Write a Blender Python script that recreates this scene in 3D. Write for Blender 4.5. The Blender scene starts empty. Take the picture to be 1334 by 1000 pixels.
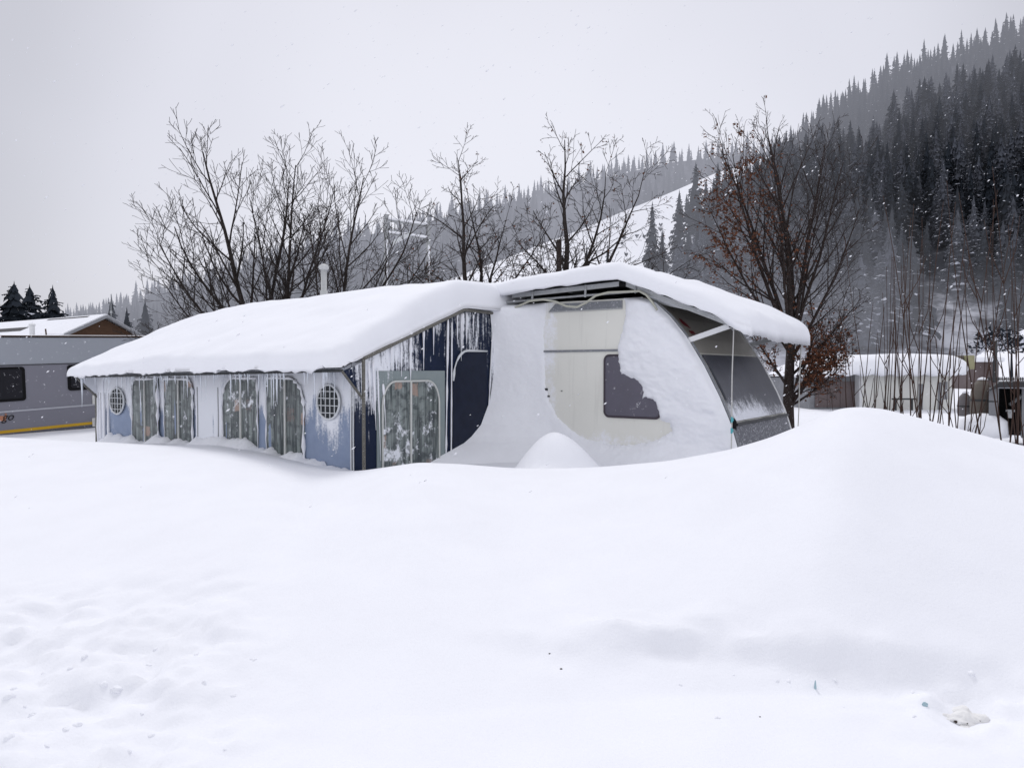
import bpy, math, random
import numpy as np
from mathutils import Vector, Matrix

R = math.radians
rnd = random.Random(7)
scene = bpy.context.scene
COL = scene.collection

# ------------------------------------------------------------------ place and camera figures
EYE = 1.85                      # camera height above the ground under the caravan
F = 957.0                       # focal length in photo pixels
HOR = 480.0                     # row of the horizon in the photo
PITCH = math.atan((500 - HOR) / F)
CA, SA = math.cos(PITCH), math.sin(PITCH)


def ray(px, py):
    cx, cy = (px - 667) / F, (500 - py) / F
    return Vector((cx, CA + SA * cy, CA * cy - SA))


def at(px, py, d):
    """point of the place seen at a photo pixel, d metres deep"""
    r = ray(px, py)
    return Vector((0, 0, EYE)) + r * (d / r.y)


# frame of the caravan: u along its side, v away from us, z up; origin at the awning's front right foot
TH = R(35)
OX, OY = (473 - 667) / F * 7.55, 7.55
AU = Vector((math.cos(TH), -math.sin(TH), 0))
BV = Vector((math.sin(TH), math.cos(TH), 0))


def W(u, v, z=0.0):
    return Vector((OX, OY, 0)) + AU * u + BV * v + Vector((0, 0, z))


def local(p):
    q = p - Vector((OX, OY, 0))
    return q.dot(AU), q.dot(BV), p.z


def on_v(px, py, v):
    """(u, z) on the plane v = const"""
    r = ray(px, py)
    o = Vector((0, 0, EYE)) - W(0, v)
    t = -o.dot(BV) / r.dot(BV)
    u, _, z = local(Vector((0, 0, EYE)) + r * t)
    return u, z


def on_u(px, py, u):
    """(v, z) on the plane u = const"""
    r = ray(px, py)
    o = Vector((0, 0, EYE)) - W(u, 0)
    t = -o.dot(AU) / r.dot(AU)
    _, v, z = local(Vector((0, 0, EYE)) + r * t)
    return v, z


# ------------------------------------------------------------------ numpy noise
_tab = np.random.RandomState(3).rand(256, 256)


def vn(x, y, s=0):
    x = np.asarray(x, float) + s * 37.17
    y = np.asarray(y, float) + s * 11.31
    xi, yi = np.floor(x).astype(int), np.floor(y).astype(int)
    fx, fy = x - xi, y - yi
    fx, fy = fx * fx * (3 - 2 * fx), fy * fy * (3 - 2 * fy)
    a = _tab[xi % 256, yi % 256]; b = _tab[(xi + 1) % 256, yi % 256]
    c = _tab[xi % 256, (yi + 1) % 256]; d = _tab[(xi + 1) % 256, (yi + 1) % 256]
    return (a + (b - a) * fx) * (1 - fy) + (c + (d - c) * fx) * fy - .5


def fbm(x, y, s=0, o=4):
    r, a, f = 0, 1.0, 1.0
    for i in range(o):
        r = r + a * vn(np.asarray(x) * f, np.asarray(y) * f, s + i)
        a *= .5; f *= 2.03
    return r


def sstep(a, b, x):
    t = np.clip((np.asarray(x, float) - a) / (b - a), 0, 1)
    return t * t * (3 - 2 * t)


# ------------------------------------------------------------------ materials
class NB:
    def __init__(s, name):
        s.m = bpy.data.materials.new(name); s.m.use_nodes = True
        s.t = s.m.node_tree; s.t.nodes.clear()
        s.out = s.t.nodes.new('ShaderNodeOutputMaterial')
        s.bs = s.n('ShaderNodeBsdfPrincipled')

    def n(s, ty, ins=None, **kw):
        x = s.t.nodes.new(ty)
        for k, v in kw.items(): setattr(x, k, v)
        for k, v in (ins or {}).items(): s.set(x.inputs[k], v)
        return x

    def set(s, sock, v):
        if hasattr(v, 'is_output'): s.t.links.new(v, sock)
        else: sock.default_value = v

    def math(s, op, a, b=0.0, c=None, clamp=False):
        x = s.n('ShaderNodeMath', operation=op, use_clamp=clamp)
        s.set(x.inputs[0], a); s.set(x.inputs[1], b)
        if c is not None: s.set(x.inputs[2], c)
        return x.outputs[0]

    def mix(s, f, a, b):
        x = s.n('ShaderNodeMixRGB')
        s.set(x.inputs[0], f); s.set(x.inputs[1], c4(a)); s.set(x.inputs[2], c4(b))
        return x.outputs[0]

    def ramp(s, v, a, b):
        x = s.n('ShaderNodeMapRange', interpolation_type='SMOOTHSTEP')
        s.set(x.inputs[0], v); s.set(x.inputs[1], a); s.set(x.inputs[2], b)
        return x.outputs[0]

    def coord(s, kind='Object', scale=(1, 1, 1), loc=(0, 0, 0)):
        c = s.n('ShaderNodeNewGeometry').outputs['Position'] if kind == 'World' else s.n('ShaderNodeTexCoord').outputs[kind]
        mp = s.n('ShaderNodeMapping')
        s.t.links.new(c, mp.inputs[0]); mp.inputs['Scale'].default_value = scale; mp.inputs['Location'].default_value = loc
        return mp.outputs[0]

    def noise(s, vec, scale=5, detail=4, rough=.55, dist=0):
        x = s.n('ShaderNodeTexNoise')
        s.set(x.inputs['Vector'], vec); x.inputs['Scale'].default_value = scale
        x.inputs['Detail'].default_value = detail; x.inputs['Roughness'].default_value = rough
        x.inputs['Distortion'].default_value = dist
        return x.outputs[0]

    def sep(s, vec):
        x = s.n('ShaderNodeSeparateXYZ'); s.t.links.new(vec, x.inputs[0]); return x.outputs

    def bump(s, h, strength=.3, dist=.02):
        b = s.n('ShaderNodeBump'); s.set(b.inputs['Height'], h)
        b.inputs['Strength'].default_value = strength; b.inputs['Distance'].default_value = dist
        s.t.links.new(b.outputs[0], s.bs.inputs['Normal'])

    def done(s, col=None, rough=.6, spec=.3, haze=False, metal=0):
        if col is not None: s.set(s.bs.inputs['Base Color'], c4(col))
        s.set(s.bs.inputs['Roughness'], rough); s.set(s.bs.inputs['Specular IOR Level'], spec)
        s.bs.inputs['Metallic'].default_value = metal
        sh = s.bs.outputs[0]
        if haze:        # falling-snow haze painted in as emission, thickening with distance up the valley
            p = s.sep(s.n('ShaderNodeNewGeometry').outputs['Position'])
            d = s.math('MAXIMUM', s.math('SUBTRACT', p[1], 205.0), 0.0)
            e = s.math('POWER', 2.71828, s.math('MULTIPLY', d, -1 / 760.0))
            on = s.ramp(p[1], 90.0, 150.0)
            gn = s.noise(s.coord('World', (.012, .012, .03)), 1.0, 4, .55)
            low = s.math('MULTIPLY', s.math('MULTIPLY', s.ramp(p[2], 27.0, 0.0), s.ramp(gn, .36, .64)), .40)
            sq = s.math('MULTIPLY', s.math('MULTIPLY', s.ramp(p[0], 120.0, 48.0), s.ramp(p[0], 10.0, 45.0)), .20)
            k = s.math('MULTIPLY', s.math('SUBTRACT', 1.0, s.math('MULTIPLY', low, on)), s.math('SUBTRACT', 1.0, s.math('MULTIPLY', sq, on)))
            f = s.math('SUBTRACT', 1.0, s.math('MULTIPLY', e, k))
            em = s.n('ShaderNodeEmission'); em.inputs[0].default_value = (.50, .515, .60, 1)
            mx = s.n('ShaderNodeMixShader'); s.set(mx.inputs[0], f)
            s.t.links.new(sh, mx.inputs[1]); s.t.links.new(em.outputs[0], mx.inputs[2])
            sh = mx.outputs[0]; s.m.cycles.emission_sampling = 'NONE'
        s.t.links.new(sh, s.out.inputs[0])
        return s.m


def c4(c):
    if hasattr(c, 'is_output'): return c
    return tuple(c) + (1,) if len(c) == 3 else c


def plain(name, col, rough=.6, spec=.3, var=.12, scale=6, bump=0, haze=False, metal=0, stretch=(1, 1, 1), dusty=0):
    b = NB(name)
    v = b.coord('Object', stretch)
    n = b.noise(v, scale, 5, .6)
    lo = [x * (1 - var) for x in col]; hi = [min(1, x * (1 + var)) for x in col]
    c = b.mix(n, lo, hi)
    if dusty:
        n2 = b.noise(b.coord('Object', (1, 1, 1), (3, 1, 2)), scale * 4, 6, .7)
        c = b.mix(b.ramp(n2, .62 - dusty * .2, .75), c, SNOWC)
    if bump: b.bump(n, bump)
    return b.done(c, rough, spec, haze, metal)


SNOWC = (.835, .845, .885)


def snow_mat(name, fine=60, amt=.25, big=3.0, col=SNOWC, haze=False):
    b = NB(name)
    v = b.coord('World')
    n1 = b.noise(v, fine, 4, .6); n2 = b.noise(v, big, 5, .55)
    h = b.math('ADD', b.math('MULTIPLY', n1, .25), n2)
    b.bump(h, amt, .03)
    c = b.mix(b.ramp(n2, .3, .7), [x * .975 for x in col], col)
    b.bs.inputs['Subsurface Weight'].default_value = 0
    return b.done(c, .75, .12, haze)


def frost_mat(name, base, amount=.5, zlo=.6, zhi=2.0, streak=(16, 16, 2.2), base2=None, rough=.5, lowfrost=0.0, seed=0, spots=()):
    """fabric with rime: streaks that run down, thicker towards zhi"""
    b = NB(name)
    v = b.coord('Object', streak, (seed, seed * 2, 0))
    v2 = b.coord('Object', (1, 1, 1), (seed + 4, 1, 2))
    s = b.noise(v, 1.0, 6, .65, .3)
    g = b.noise(v2, 38, 6, .75)
    big = b.noise(v2, 2.2, 3, .5)
    z = b.sep(b.coord('Object'))[2]
    up = b.ramp(z, zlo, zhi)
    k = b.math('ADD', b.math('MULTIPLY', s, .55), b.math('MULTIPLY', g, .3))
    k = b.math('ADD', k, b.math('MULTIPLY', big, .35))
    k = b.math('ADD', k, b.math('MULTIPLY', up, amount * .5))
    if lowfrost:
        k = b.math('ADD', k, b.math('MULTIPLY', b.ramp(z, zlo + .35, zlo), lowfrost))
    for (ax_, a_, z_, r_, amp) in spots:
        dv = b.math('SUBTRACT', b.sep(b.coord('Object'))[ax_], a_); dz = b.math('MULTIPLY', b.math('SUBTRACT', z, z_), .7)
        dd = b.math('SQRT', b.math('ADD', b.math('MULTIPLY', dv, dv), b.math('MULTIPLY', dz, dz)))
        k = b.math('ADD', k, b.math('MULTIPLY', b.ramp(dd, r_, 0.0), amp))
    f = b.ramp(k, .80, .93)
    n = b.noise(v2, 7, 3)
    c0 = b.mix(n, base, base2 or [x * 1.35 for x in base])
    c = b.mix(f, c0, (.80, .82, .87))
    b.bump(b.math('ADD', f, b.math('MULTIPLY', big, 1.2)), .35, .02)
    return b.done(c, b.mix(f, (rough,) * 3, (.75,) * 3), .18)


def curtain_mat(name, seed=0, frost=.42):
    """clear plastic window with a patterned grey green curtain right behind it, and rime on it"""
    b = NB(name)
    v = b.coord('Object', (1, 1, 1), (seed, seed, 0))
    st = b.noise(b.coord('Object', (20, 20, 1.1), (seed, 0, 0)), 1, 4, .6)
    bl = b.noise(b.coord('Object', (2.5, 2.5, 4)), 2.2, 4, .6)
    c = b.mix(b.ramp(st, .36, .66), (.038, .050, .052), (.24, .275, .268))
    c = b.mix(b.math('MULTIPLY', b.ramp(bl, .47, .62), .8), c, (.04, .05, .055))
    vo = b.n('ShaderNodeTexVoronoi', distance='CHEBYCHEV'); b.set(vo.inputs['Vector'], b.coord('Object', (1, 1, .8), (seed * 3, 0, .1)))
    vo.inputs['Scale'].default_value = 4.6; vo.inputs['Randomness'].default_value = .75
    rc = b.sep(vo.outputs['Color'])
    nz = b.noise(v, 22, 4, .6)
    dd = b.math('ADD', vo.outputs['Distance'], b.math('MULTIPLY', nz, .3))
    inside = b.ramp(dd, .44, .34)
    c = b.mix(b.math('MULTIPLY', inside, b.math('MULTIPLY', b.ramp(rc[0], .58, .62), .75)), c, (.42, .28, .22))
    c = b.mix(b.math('MULTIPLY', inside, b.math('MULTIPLY', b.ramp(rc[1], .7, .74), .8)), c, (.03, .04, .05))
    vx = b.math('MULTIPLY', b.ramp(b.noise(b.coord('Object', (60, 60, 3)), 1, 3, .6), .52, .66), .5)
    c = b.mix(vx, c, (.30, .33, .33))
    fl = b.ramp(b.noise(v, 55, 6, .8), .66, .74)
    c = b.mix(b.math('MULTIPLY', fl, .75), c, (.7, .73, .77))
    rim = b.ramp(b.math('ADD', b.noise(v, 8, 6, .7), b.math('MULTIPLY', b.noise(v, 1.7, 2), frost)), .79, .92)
    c = b.mix(rim, c, (.78, .8, .85))
    return b.done(c, .28, .45)


M = {}
M['snow'] = snow_mat('snow_field', 75, .36, 2.6)
M['roof_snow'] = snow_mat('settled_snow', 45, .28, 2.6)
M['drift'] = snow_mat('packed_snow', 26, .5, 6)
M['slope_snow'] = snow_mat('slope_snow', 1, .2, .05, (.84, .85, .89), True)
M['ice'] = plain('ice', (.72, .76, .82), .2, .5, .08, 20)
M['front'] = frost_mat('rimed_blue_grey_fabric', (.20, .25, .37), .78, .88, 1.66, (9, 9, 1.3), (.30, .36, .48), lowfrost=.1, spots=((0, 2.3, 1.15, .45, .10), (0, -.1, 1.05, .45, .22), (0, -2.5, 1.1, .4, .12), (0, -1.15, 1.3, .4, .08)))
M['white_panel'] = frost_mat('heavily_rimed_fabric', (.45, .49, .56), 1.0, .0, .9, (8, 8, 1.5), lowfrost=.3, seed=5)
M['navy'] = frost_mat('rimed_navy_fabric', (.003, .008, .026), .40, .9, 2.4, (22, 22, 2.4), (.007, .016, .046), .38, seed=2, spots=((1, .15, 1.72, .55, .22), (1, .55, 2.0, .4, .08), (1, 1.72, 2.35, .35, .12), (1, .1, .9, .4, .12)))
M['navy_light'] = frost_mat('navy_window_foil', (.003, .006, .018), .16, .6, 3.2, (18, 18, 3), (.008, .014, .036), .22, lowfrost=.18, seed=9, spots=((1, 2.35, 1.0, .5, .16), (1, 2.5, 2.2, .4, .1)))
M['navy_speck'] = frost_mat('navy_rime_specks', (.006, .012, .036), .60, .2, 2.2, (30, 30, 14), (.03, .04, .08), .5, seed=13)
M['gusset_white'] = frost_mat('rimed_wing', (.30, .34, .42), 1.1, 1.0, 1.7, (8, 8, 3), seed=3)
M['door_grey'] = frost_mat('grey_green_door', (.20, .24, .25), .22, .7, 2.4, (20, 20, 1.5), (.27, .31, .31), .45, seed=7, spots=((1, .3, 1.6, .4, .2),))
for i in range(5): M['curtain%d' % i] = curtain_mat('curtained_window_%s' % 'abcde'[i], i * 1.7, (.42, .40, .44, .42, .50)[i])
M['dark_mesh'] = plain('dark_mesh', (.022, .028, .032), .5, .3, .5, 30)
M['bars'] = plain('pale_bars', (.66, .68, .70), .5, .3, .1, 20)
M['zip'] = plain('pale_zip', (.55, .56, .54), .5, .3, .2, 20)
M['rail'] = plain('weathered_rail', (.11, .105, .09), .5, .4, .4, 25, dusty=.3)
M['dark_rail'] = plain('dark_rail', (.03, .032, .034), .5, .4, .4, 15)
M['steel'] = plain('grey_steel', (.33, .34, .35), .4, .5, .25, 12, metal=.3, dusty=.2)
M['steel_white'] = plain('white_bar', (.72, .73, .74), .45, .4, .06, 12)
M['black'] = plain('black_plastic', (.006, .006, .007), .6, .12, .3, 12)
def body_mat():
    b = NB('cream_panel'); v = b.coord('Object'); q = b.sep(v)
    n = b.noise(v, 2.5, 4); g = b.noise(v, 26, 6, .75); m = b.noise(v, 5, 4, .6)
    c = b.mix(n, (.69, .685, .635), (.76, .755, .705))
    c = b.mix(b.math('MULTIPLY', b.ramp(b.noise(b.coord('Object', (14, 14, 1.2)), 1, 4, .6), .55, .75), .16), c, (.42, .41, .38))
    k = b.math('ADD', b.math('MULTIPLY', g, .5), b.math('MULTIPLY', m, .4))
    k = b.math('ADD', k, b.math('MULTIPLY', b.ramp(q[2], 1.22, .98), .26))
    k = b.math('ADD', k, b.math('MULTIPLY', b.ramp(q[0], .90, .72), .28))
    c = b.mix(b.ramp(k, .60, .86), c, SNOWC)
    b.bump(m, .06)
    return b.done(c, .45, .3)


M['body'] = body_mat()
M['front_top'] = plain('beige_front_panel', (.36, .345, .31), .4, .35, .14, 2.5)
M['plum'] = plain('plum_grey_window', (.088, .082, .112), .22, .5, .2, 4, dusty=.1)
M['plum_rim'] = plain('window_rim', (.05, .04, .052), .5, .35, .2, 8)
M['trim'] = plain('grey_trim', (.20, .21, .23), .5, .35, .2, 14, dusty=.3)
M['roof_dark'] = plain('dark_sheet', (.035, .036, .04), .6, .3, .4, 5)
M['hose'] = plain('pale_hose', (.42, .42, .36), .5, .3, .15, 10)
M['rope'] = plain('pale_rope', (.50, .50, .48), .7, .2, .3, 60)
M['teal'] = plain('turquoise_cord', (.10, .40, .45), .6, .3, .1, 20)
M['red'] = plain('dark_red_emblem', (.16, .012, .02), .4, .4, .1, 10)


def glass_front():
    b = NB('snowy_dark_front_window')
    v = b.coord('Object'); z = b.sep(v)[2]
    g = b.noise(b.coord('Object', (1, 1, 1), (2, 0, 0)), 34, 6, .75)
    st = b.noise(b.coord('Object', (7, 7, 4)), 1.4, 5, .7)
    k = b.math('ADD', b.math('MULTIPLY', g, .45), b.math('MULTIPLY', st, .5))
    k = b.math('ADD', k, b.math('MULTIPLY', b.ramp(z, 1.66, 1.2), .42))
    k = b.math('ADD', k, b.math('MULTIPLY', b.ramp(b.sep(v)[1], .5, .0), .15))
    f = b.ramp(k, .70, .98)
    c = b.mix(b.noise(v, 3, 4), (.052, .054, .068), (.10, .105, .125))
    c = b.mix(f, c, (.74, .76, .82))
    b.bump(f, .2)
    return b.done(c, b.mix(f, (.35,) * 3, (.8,) * 3), .35)


M['glass_front'] = glass_front()
M['lower_front'] = plain('grey_front_skirt', (.10, .105, .125), .5, .35, .35, 10, dusty=.55)
M['sil_low'] = plain('grey_metallic_side', (.20, .20, .235), .5, .35, .05, 2, dusty=.12)
M['sil_up'] = plain('pale_grey_top_side', (.315, .335, .375), .5, .35, .05, 2, dusty=.1)
M['dark_glass'] = plain('dark_tinted_window', (.016, .016, .021), .3, .15, .25, 4, dusty=.08)
M['yellow'] = plain('yellow_stripe', (.55, .33, .02), .5, .3, .1, 8)
M['skirt'] = plain('dark_grey_skirt', (.10, .105, .125), .6, .3, .15, 8, dusty=.2)
M['pale_line'] = plain('pale_seam', (.42, .43, .47), .5, .3, .1, 8)
M['orange'] = plain('faded_orange_print', (.45, .20, .12), .5, .3, .1, 8)
M['ink'] = plain('black_print', (.012, .012, .014), .5, .3, .1, 8)
M['lens'] = plain('pale_lamp', (.62, .62, .60), .4, .5, .15, 12)
M['brown_wood'] = plain('brown_boards', (.062, .033, .019), .75, .2, .5, 5, .2, stretch=(1, 1, 9))
M['fascia'] = plain('grey_fascia', (.20, .205, .22), .6, .3, .3, 6)
M['roof_dark2'] = plain('bare_roof_patch', (.07, .068, .07), .7, .2, .4, 5)
M['pipe_white'] = plain('white_pipe', (.66, .67, .68), .5, .3, .1, 9)
M['pipe'] = plain('rimed_pipe', (.48, .49, .49), .5, .3, .2, 25, dusty=.5)
M['bark'] = plain('dark_bark', (.030, .024, .022), .85, .15, .45, 18, .3, stretch=(1, 1, .3), dusty=.08)
M['bark_red'] = plain('reddish_bark', (.050, .030, .024), .85, .15, .4, 18, stretch=(1, 1, .3))
M['bark_r'] = plain('brown_bark', (.030, .022, .020), .85, .15, .45, 18, .3, stretch=(1, 1, .3), dusty=.12)
M['leaf'] = plain('dead_brown_leaf', (.115, .047, .026), .8, .15, .7, 9)
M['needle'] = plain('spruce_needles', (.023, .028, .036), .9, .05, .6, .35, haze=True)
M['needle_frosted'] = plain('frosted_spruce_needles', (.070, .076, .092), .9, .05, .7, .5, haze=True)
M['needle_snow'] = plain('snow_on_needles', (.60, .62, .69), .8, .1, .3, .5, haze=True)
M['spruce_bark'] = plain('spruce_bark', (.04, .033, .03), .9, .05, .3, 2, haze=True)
M['cream'] = plain('cream_wall', (.62, .62, .59), .6, .3, .08, 3, dusty=.15)
M['brown_win'] = plain('brown_panes', (.115, .088, .088), .4, .4, .3, 3)
M['olive'] = plain('olive_box', (.26, .25, .15), .7, .2, .3, 5)
M['brown_cover'] = plain('dull_brown_cover', (.13, .115, .10), .7, .2, .4, 4, .2)
M['grey_cover'] = plain('dull_grey_cover', (.16, .15, .155), .7, .2, .3, 4, .2)
M['dirt'] = plain('dirt_crumb', (.045, .035, .03), .9, .1, .4, 30)
M['cyan_ice'] = plain('blue_green_ice', (.34, .47, .52), .4, .4, .15, 30)
M['dull_snow'] = snow_mat('trodden_snow', 40, .6, 9, (.78, .775, .765))


def forest_floor(nm, light):
    b = NB(nm)
    n = b.noise(b.coord('World'), .06, 5, .7)
    c = b.mix(b.ramp(n, .42, .62), (.035, .037, .045), light)  # dark tone paints in the shade on the ground under the trees
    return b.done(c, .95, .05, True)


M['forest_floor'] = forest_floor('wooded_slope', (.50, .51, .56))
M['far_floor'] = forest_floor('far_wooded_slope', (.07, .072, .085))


# ------------------------------------------------------------------ objects
class MB:
    def __init__(s): s.v = []; s.f = []; s.mi = []

    def face(s, pts, mi=0):
        i = len(s.v); s.v.extend([tuple(p) for p in pts]); s.f.append(tuple(range(i, i + len(pts)))); s.mi.append(mi)

    def box(s, x0, x1, y0, y1, z0, z1, mi=0):
        i = len(s.v)
        s.v += [(x0, y0, z0), (x1, y0, z0), (x1, y1, z0), (x0, y1, z0), (x0, y0, z1), (x1, y0, z1), (x1, y1, z1), (x0, y1, z1)]
        for q in ((3, 2, 1, 0), (4, 5, 6, 7), (0, 1, 5, 4), (1, 2, 6, 5), (2, 3, 7, 6), (3, 0, 4, 7)):
            s.f.append(tuple(i + k for k in q)); s.mi.append(mi)

    def prism(s, poly, off, mi=0):
        """poly: list of 3-D points, extruded by off"""
        i, n = len(s.v), len(poly); off = Vector(off)
        s.v += [tuple(p) for p in poly] + [tuple(Vector(p) + off) for p in poly]
        s.f.append(tuple(range(i, i + n))); s.f.append(tuple(range(i + 2 * n - 1, i + n - 1, -1))); s.mi += [mi, mi]
        for k in range(n):
            j = (k + 1) % n; s.f.append((i + k, i + n + k, i + n + j, i + j)); s.mi.append(mi)

    def tube(s, pts, rad, sides=6, mi=0, cap=True):
        pts = [Vector(p) for p in pts]; n = len(pts)
        if not hasattr(rad, '__len__'): rad = [rad] * n
        i0 = len(s.v)
        t = (pts[1] - pts[0]).normalized()
        a = t.orthogonal().normalized()
        for k in range(n):
            t = (pts[min(k + 1, n - 1)] - pts[max(k - 1, 0)])
            t = t.normalized() if t.length > 1e-9 else Vector((0, 0, 1))
            a = (a - t * a.dot(t)); a = a.normalized() if a.length > 1e-6 else t.orthogonal().normalized()
            b = t.cross(a)
            for q in range(sides):
                g = 2 * math.pi * q / sides
                s.v.append(tuple(pts[k] + (a * math.cos(g) + b * math.sin(g)) * rad[k]))
        for k in range(n - 1):
            for q in range(sides):
                r = (q + 1) % sides; o = i0 + k * sides
                s.f.append((o + q, o + r, o + sides + r, o + sides + q)); s.mi.append(mi)
        if cap:
            s.f.append(tuple(i0 + q for q in range(sides))[::-1]); s.f.append(tuple(i0 + (n - 1) * sides + q for q in range(sides))); s.mi += [mi, mi]

    def lathe(s, c, prof, sides=16, mi=0):
        i0 = len(s.v); c = Vector(c)
        for r, z in prof:
            for q in range(sides):
                g = 2 * math.pi * q / sides; s.v.append((c.x + r * math.cos(g), c.y + r * math.sin(g), c.z + z))
        for k in range(len(prof) - 1):
            for q in range(sides):
                r = (q + 1) % sides; o = i0 + k * sides
                s.f.append((o + q, o + r, o + sides + r, o + sides + q)); s.mi.append(mi)
        s.f.append(tuple(i0 + q for q in range(sides))[::-1]); s.f.append(tuple(i0 + (len(prof) - 1) * sides + q for q in range(sides))); s.mi += [mi, mi]

    def grid(s, P, mi=0, wrap=False):
        """P: (n, m, 3) array"""
        P = np.asarray(P); n, m = P.shape[:2]; i0 = len(s.v)
        s.v += [tuple(x) for x in P.reshape(-1, 3).tolist()]
        for a in range(n - 1):
            for b in range(m - 1):
                o = i0 + a * m + b; s.f.append((o, o + 1, o + m + 1, o + m)); s.mi.append(mi)

    def build(s, name, mats, parent=None, off=None, smooth=False, bevel=0, subs=0):
        me = bpy.data.meshes.new(name)
        v = s.v if off is None else [(p[0] - off[0], p[1] - off[1], p[2] - off[2]) for p in s.v]
        me.from_pydata(v, [], s.f)
        for m in (mats if isinstance(mats, (list, tuple)) else [mats]): me.materials.append(m)
        if any(s.mi): me.polygons.foreach_set('material_index', s.mi)
        if smooth: me.polygons.foreach_set('use_smooth', [True] * len(s.f))
        me.update()
        o = bpy.data.objects.new(name, me); COL.objects.link(o)
        if parent: o.parent = parent
        if bevel:
            b = o.modifiers.new('bevel', 'BEVEL'); b.width = bevel; b.segments = 2; b.limit_method = 'ANGLE'
        if subs:
            b = o.modifiers.new('subs', 'SUBSURF'); b.levels = subs; b.render_levels = subs
        return o


def tag(o, label=None, cat=None, group=None, kind=None):
    if label: o['label'] = label
    if cat: o['category'] = cat
    if group: o['group'] = group
    if kind: o['kind'] = kind
    return o


def empty(name, loc, rz=0.0, label=None, cat=None, group=None):
    o = bpy.data.objects.new(name, None); COL.objects.link(o)
    o.location = loc; o.rotation_euler = (0, 0, rz); o.empty_display_size = .2
    return tag(o, label, cat, group)


def framed(name, off, label, cat, group=None):
    """a thing standing in the caravan's frame with its base at off = (u, v, z)"""
    return empty(name, W(*off), -TH, label, cat, group)


def interp(tab, x):
    a = sorted(tab); return np.interp(x, [t[0] for t in a], [t[1] for t in a])


def mesh_np(name, V, Fq, mat, smooth=True):
    me = bpy.data.meshes.new(name)
    V = np.asarray(V, np.float32); Fq = np.asarray(Fq, np.int32)
    me.vertices.add(len(V)); me.vertices.foreach_set('co', V.ravel())
    k = Fq.shape[1]
    me.loops.add(Fq.size); me.loops.foreach_set('vertex_index', Fq.ravel())
    me.polygons.add(len(Fq)); me.polygons.foreach_set('loop_start', np.arange(0, Fq.size, k, dtype=np.int32))
    me.update(calc_edges=True)
    if smooth: me.polygons.foreach_set('use_smooth', np.ones(len(Fq), bool))
    me.materials.append(mat)
    o = bpy.data.objects.new(name, me); COL.objects.link(o)
    return o


def quads(n, m):
    i = np.arange(n * m).reshape(n, m)
    return np.stack([i[:-1, :-1], i[:-1, 1:], i[1:, 1:], i[1:, :-1]], -1).reshape(-1, 4)


# ------------------------------------------------------------------ the snow ground (one sheet to the horizon)
CREST = [(-400, 570, 9.0), (0, 573, 8.6), (130, 577.5, 8.1), (230, 584, 7.6), (300, 593, 7.2), (340, 602, 7.0), (400, 615.5, 6.8), (430, 618.5, 6.6),
         (470, 616, 6.5), (520, 608, 6.4), (545, 604, 6.4), (600, 606.5, 6.5), (660, 612, 6.5), (700, 613.5, 6.5), (760, 612, 6.4),
         (800, 609, 6.3), (870, 602, 6.1), (950, 587, 5.9), (1000, 572, 5.8), (1040, 556, 5.75), (1070, 541, 5.7), (1095, 532, 5.7),
         (1120, 530, 5.7), (1150, 532.5, 5.7), (1200, 545, 5.6), (1250, 559, 5.5), (1334, 582, 5.3), (1500, 612, 5.0), (1800, 640, 4.8)]
_cp = np.array([c[0] for c in CREST], float); _cy = np.array([c[1] for c in CREST], float); _cd = np.array([c[2] for c in CREST], float)
_fine = np.arange(-400, 1801, 5.0)
_k = np.exp(-np.linspace(-2, 2, 9) ** 2); _k /= _k.sum()
_fy = np.interp(_fine, _cp, _cy); _fd = np.interp(_fine, _cp, _cd)
_fy[4:-4] = np.convolve(_fy, _k, 'valid'); _fd[4:-4] = np.convolve(_fd, _k, 'valid')


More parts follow.
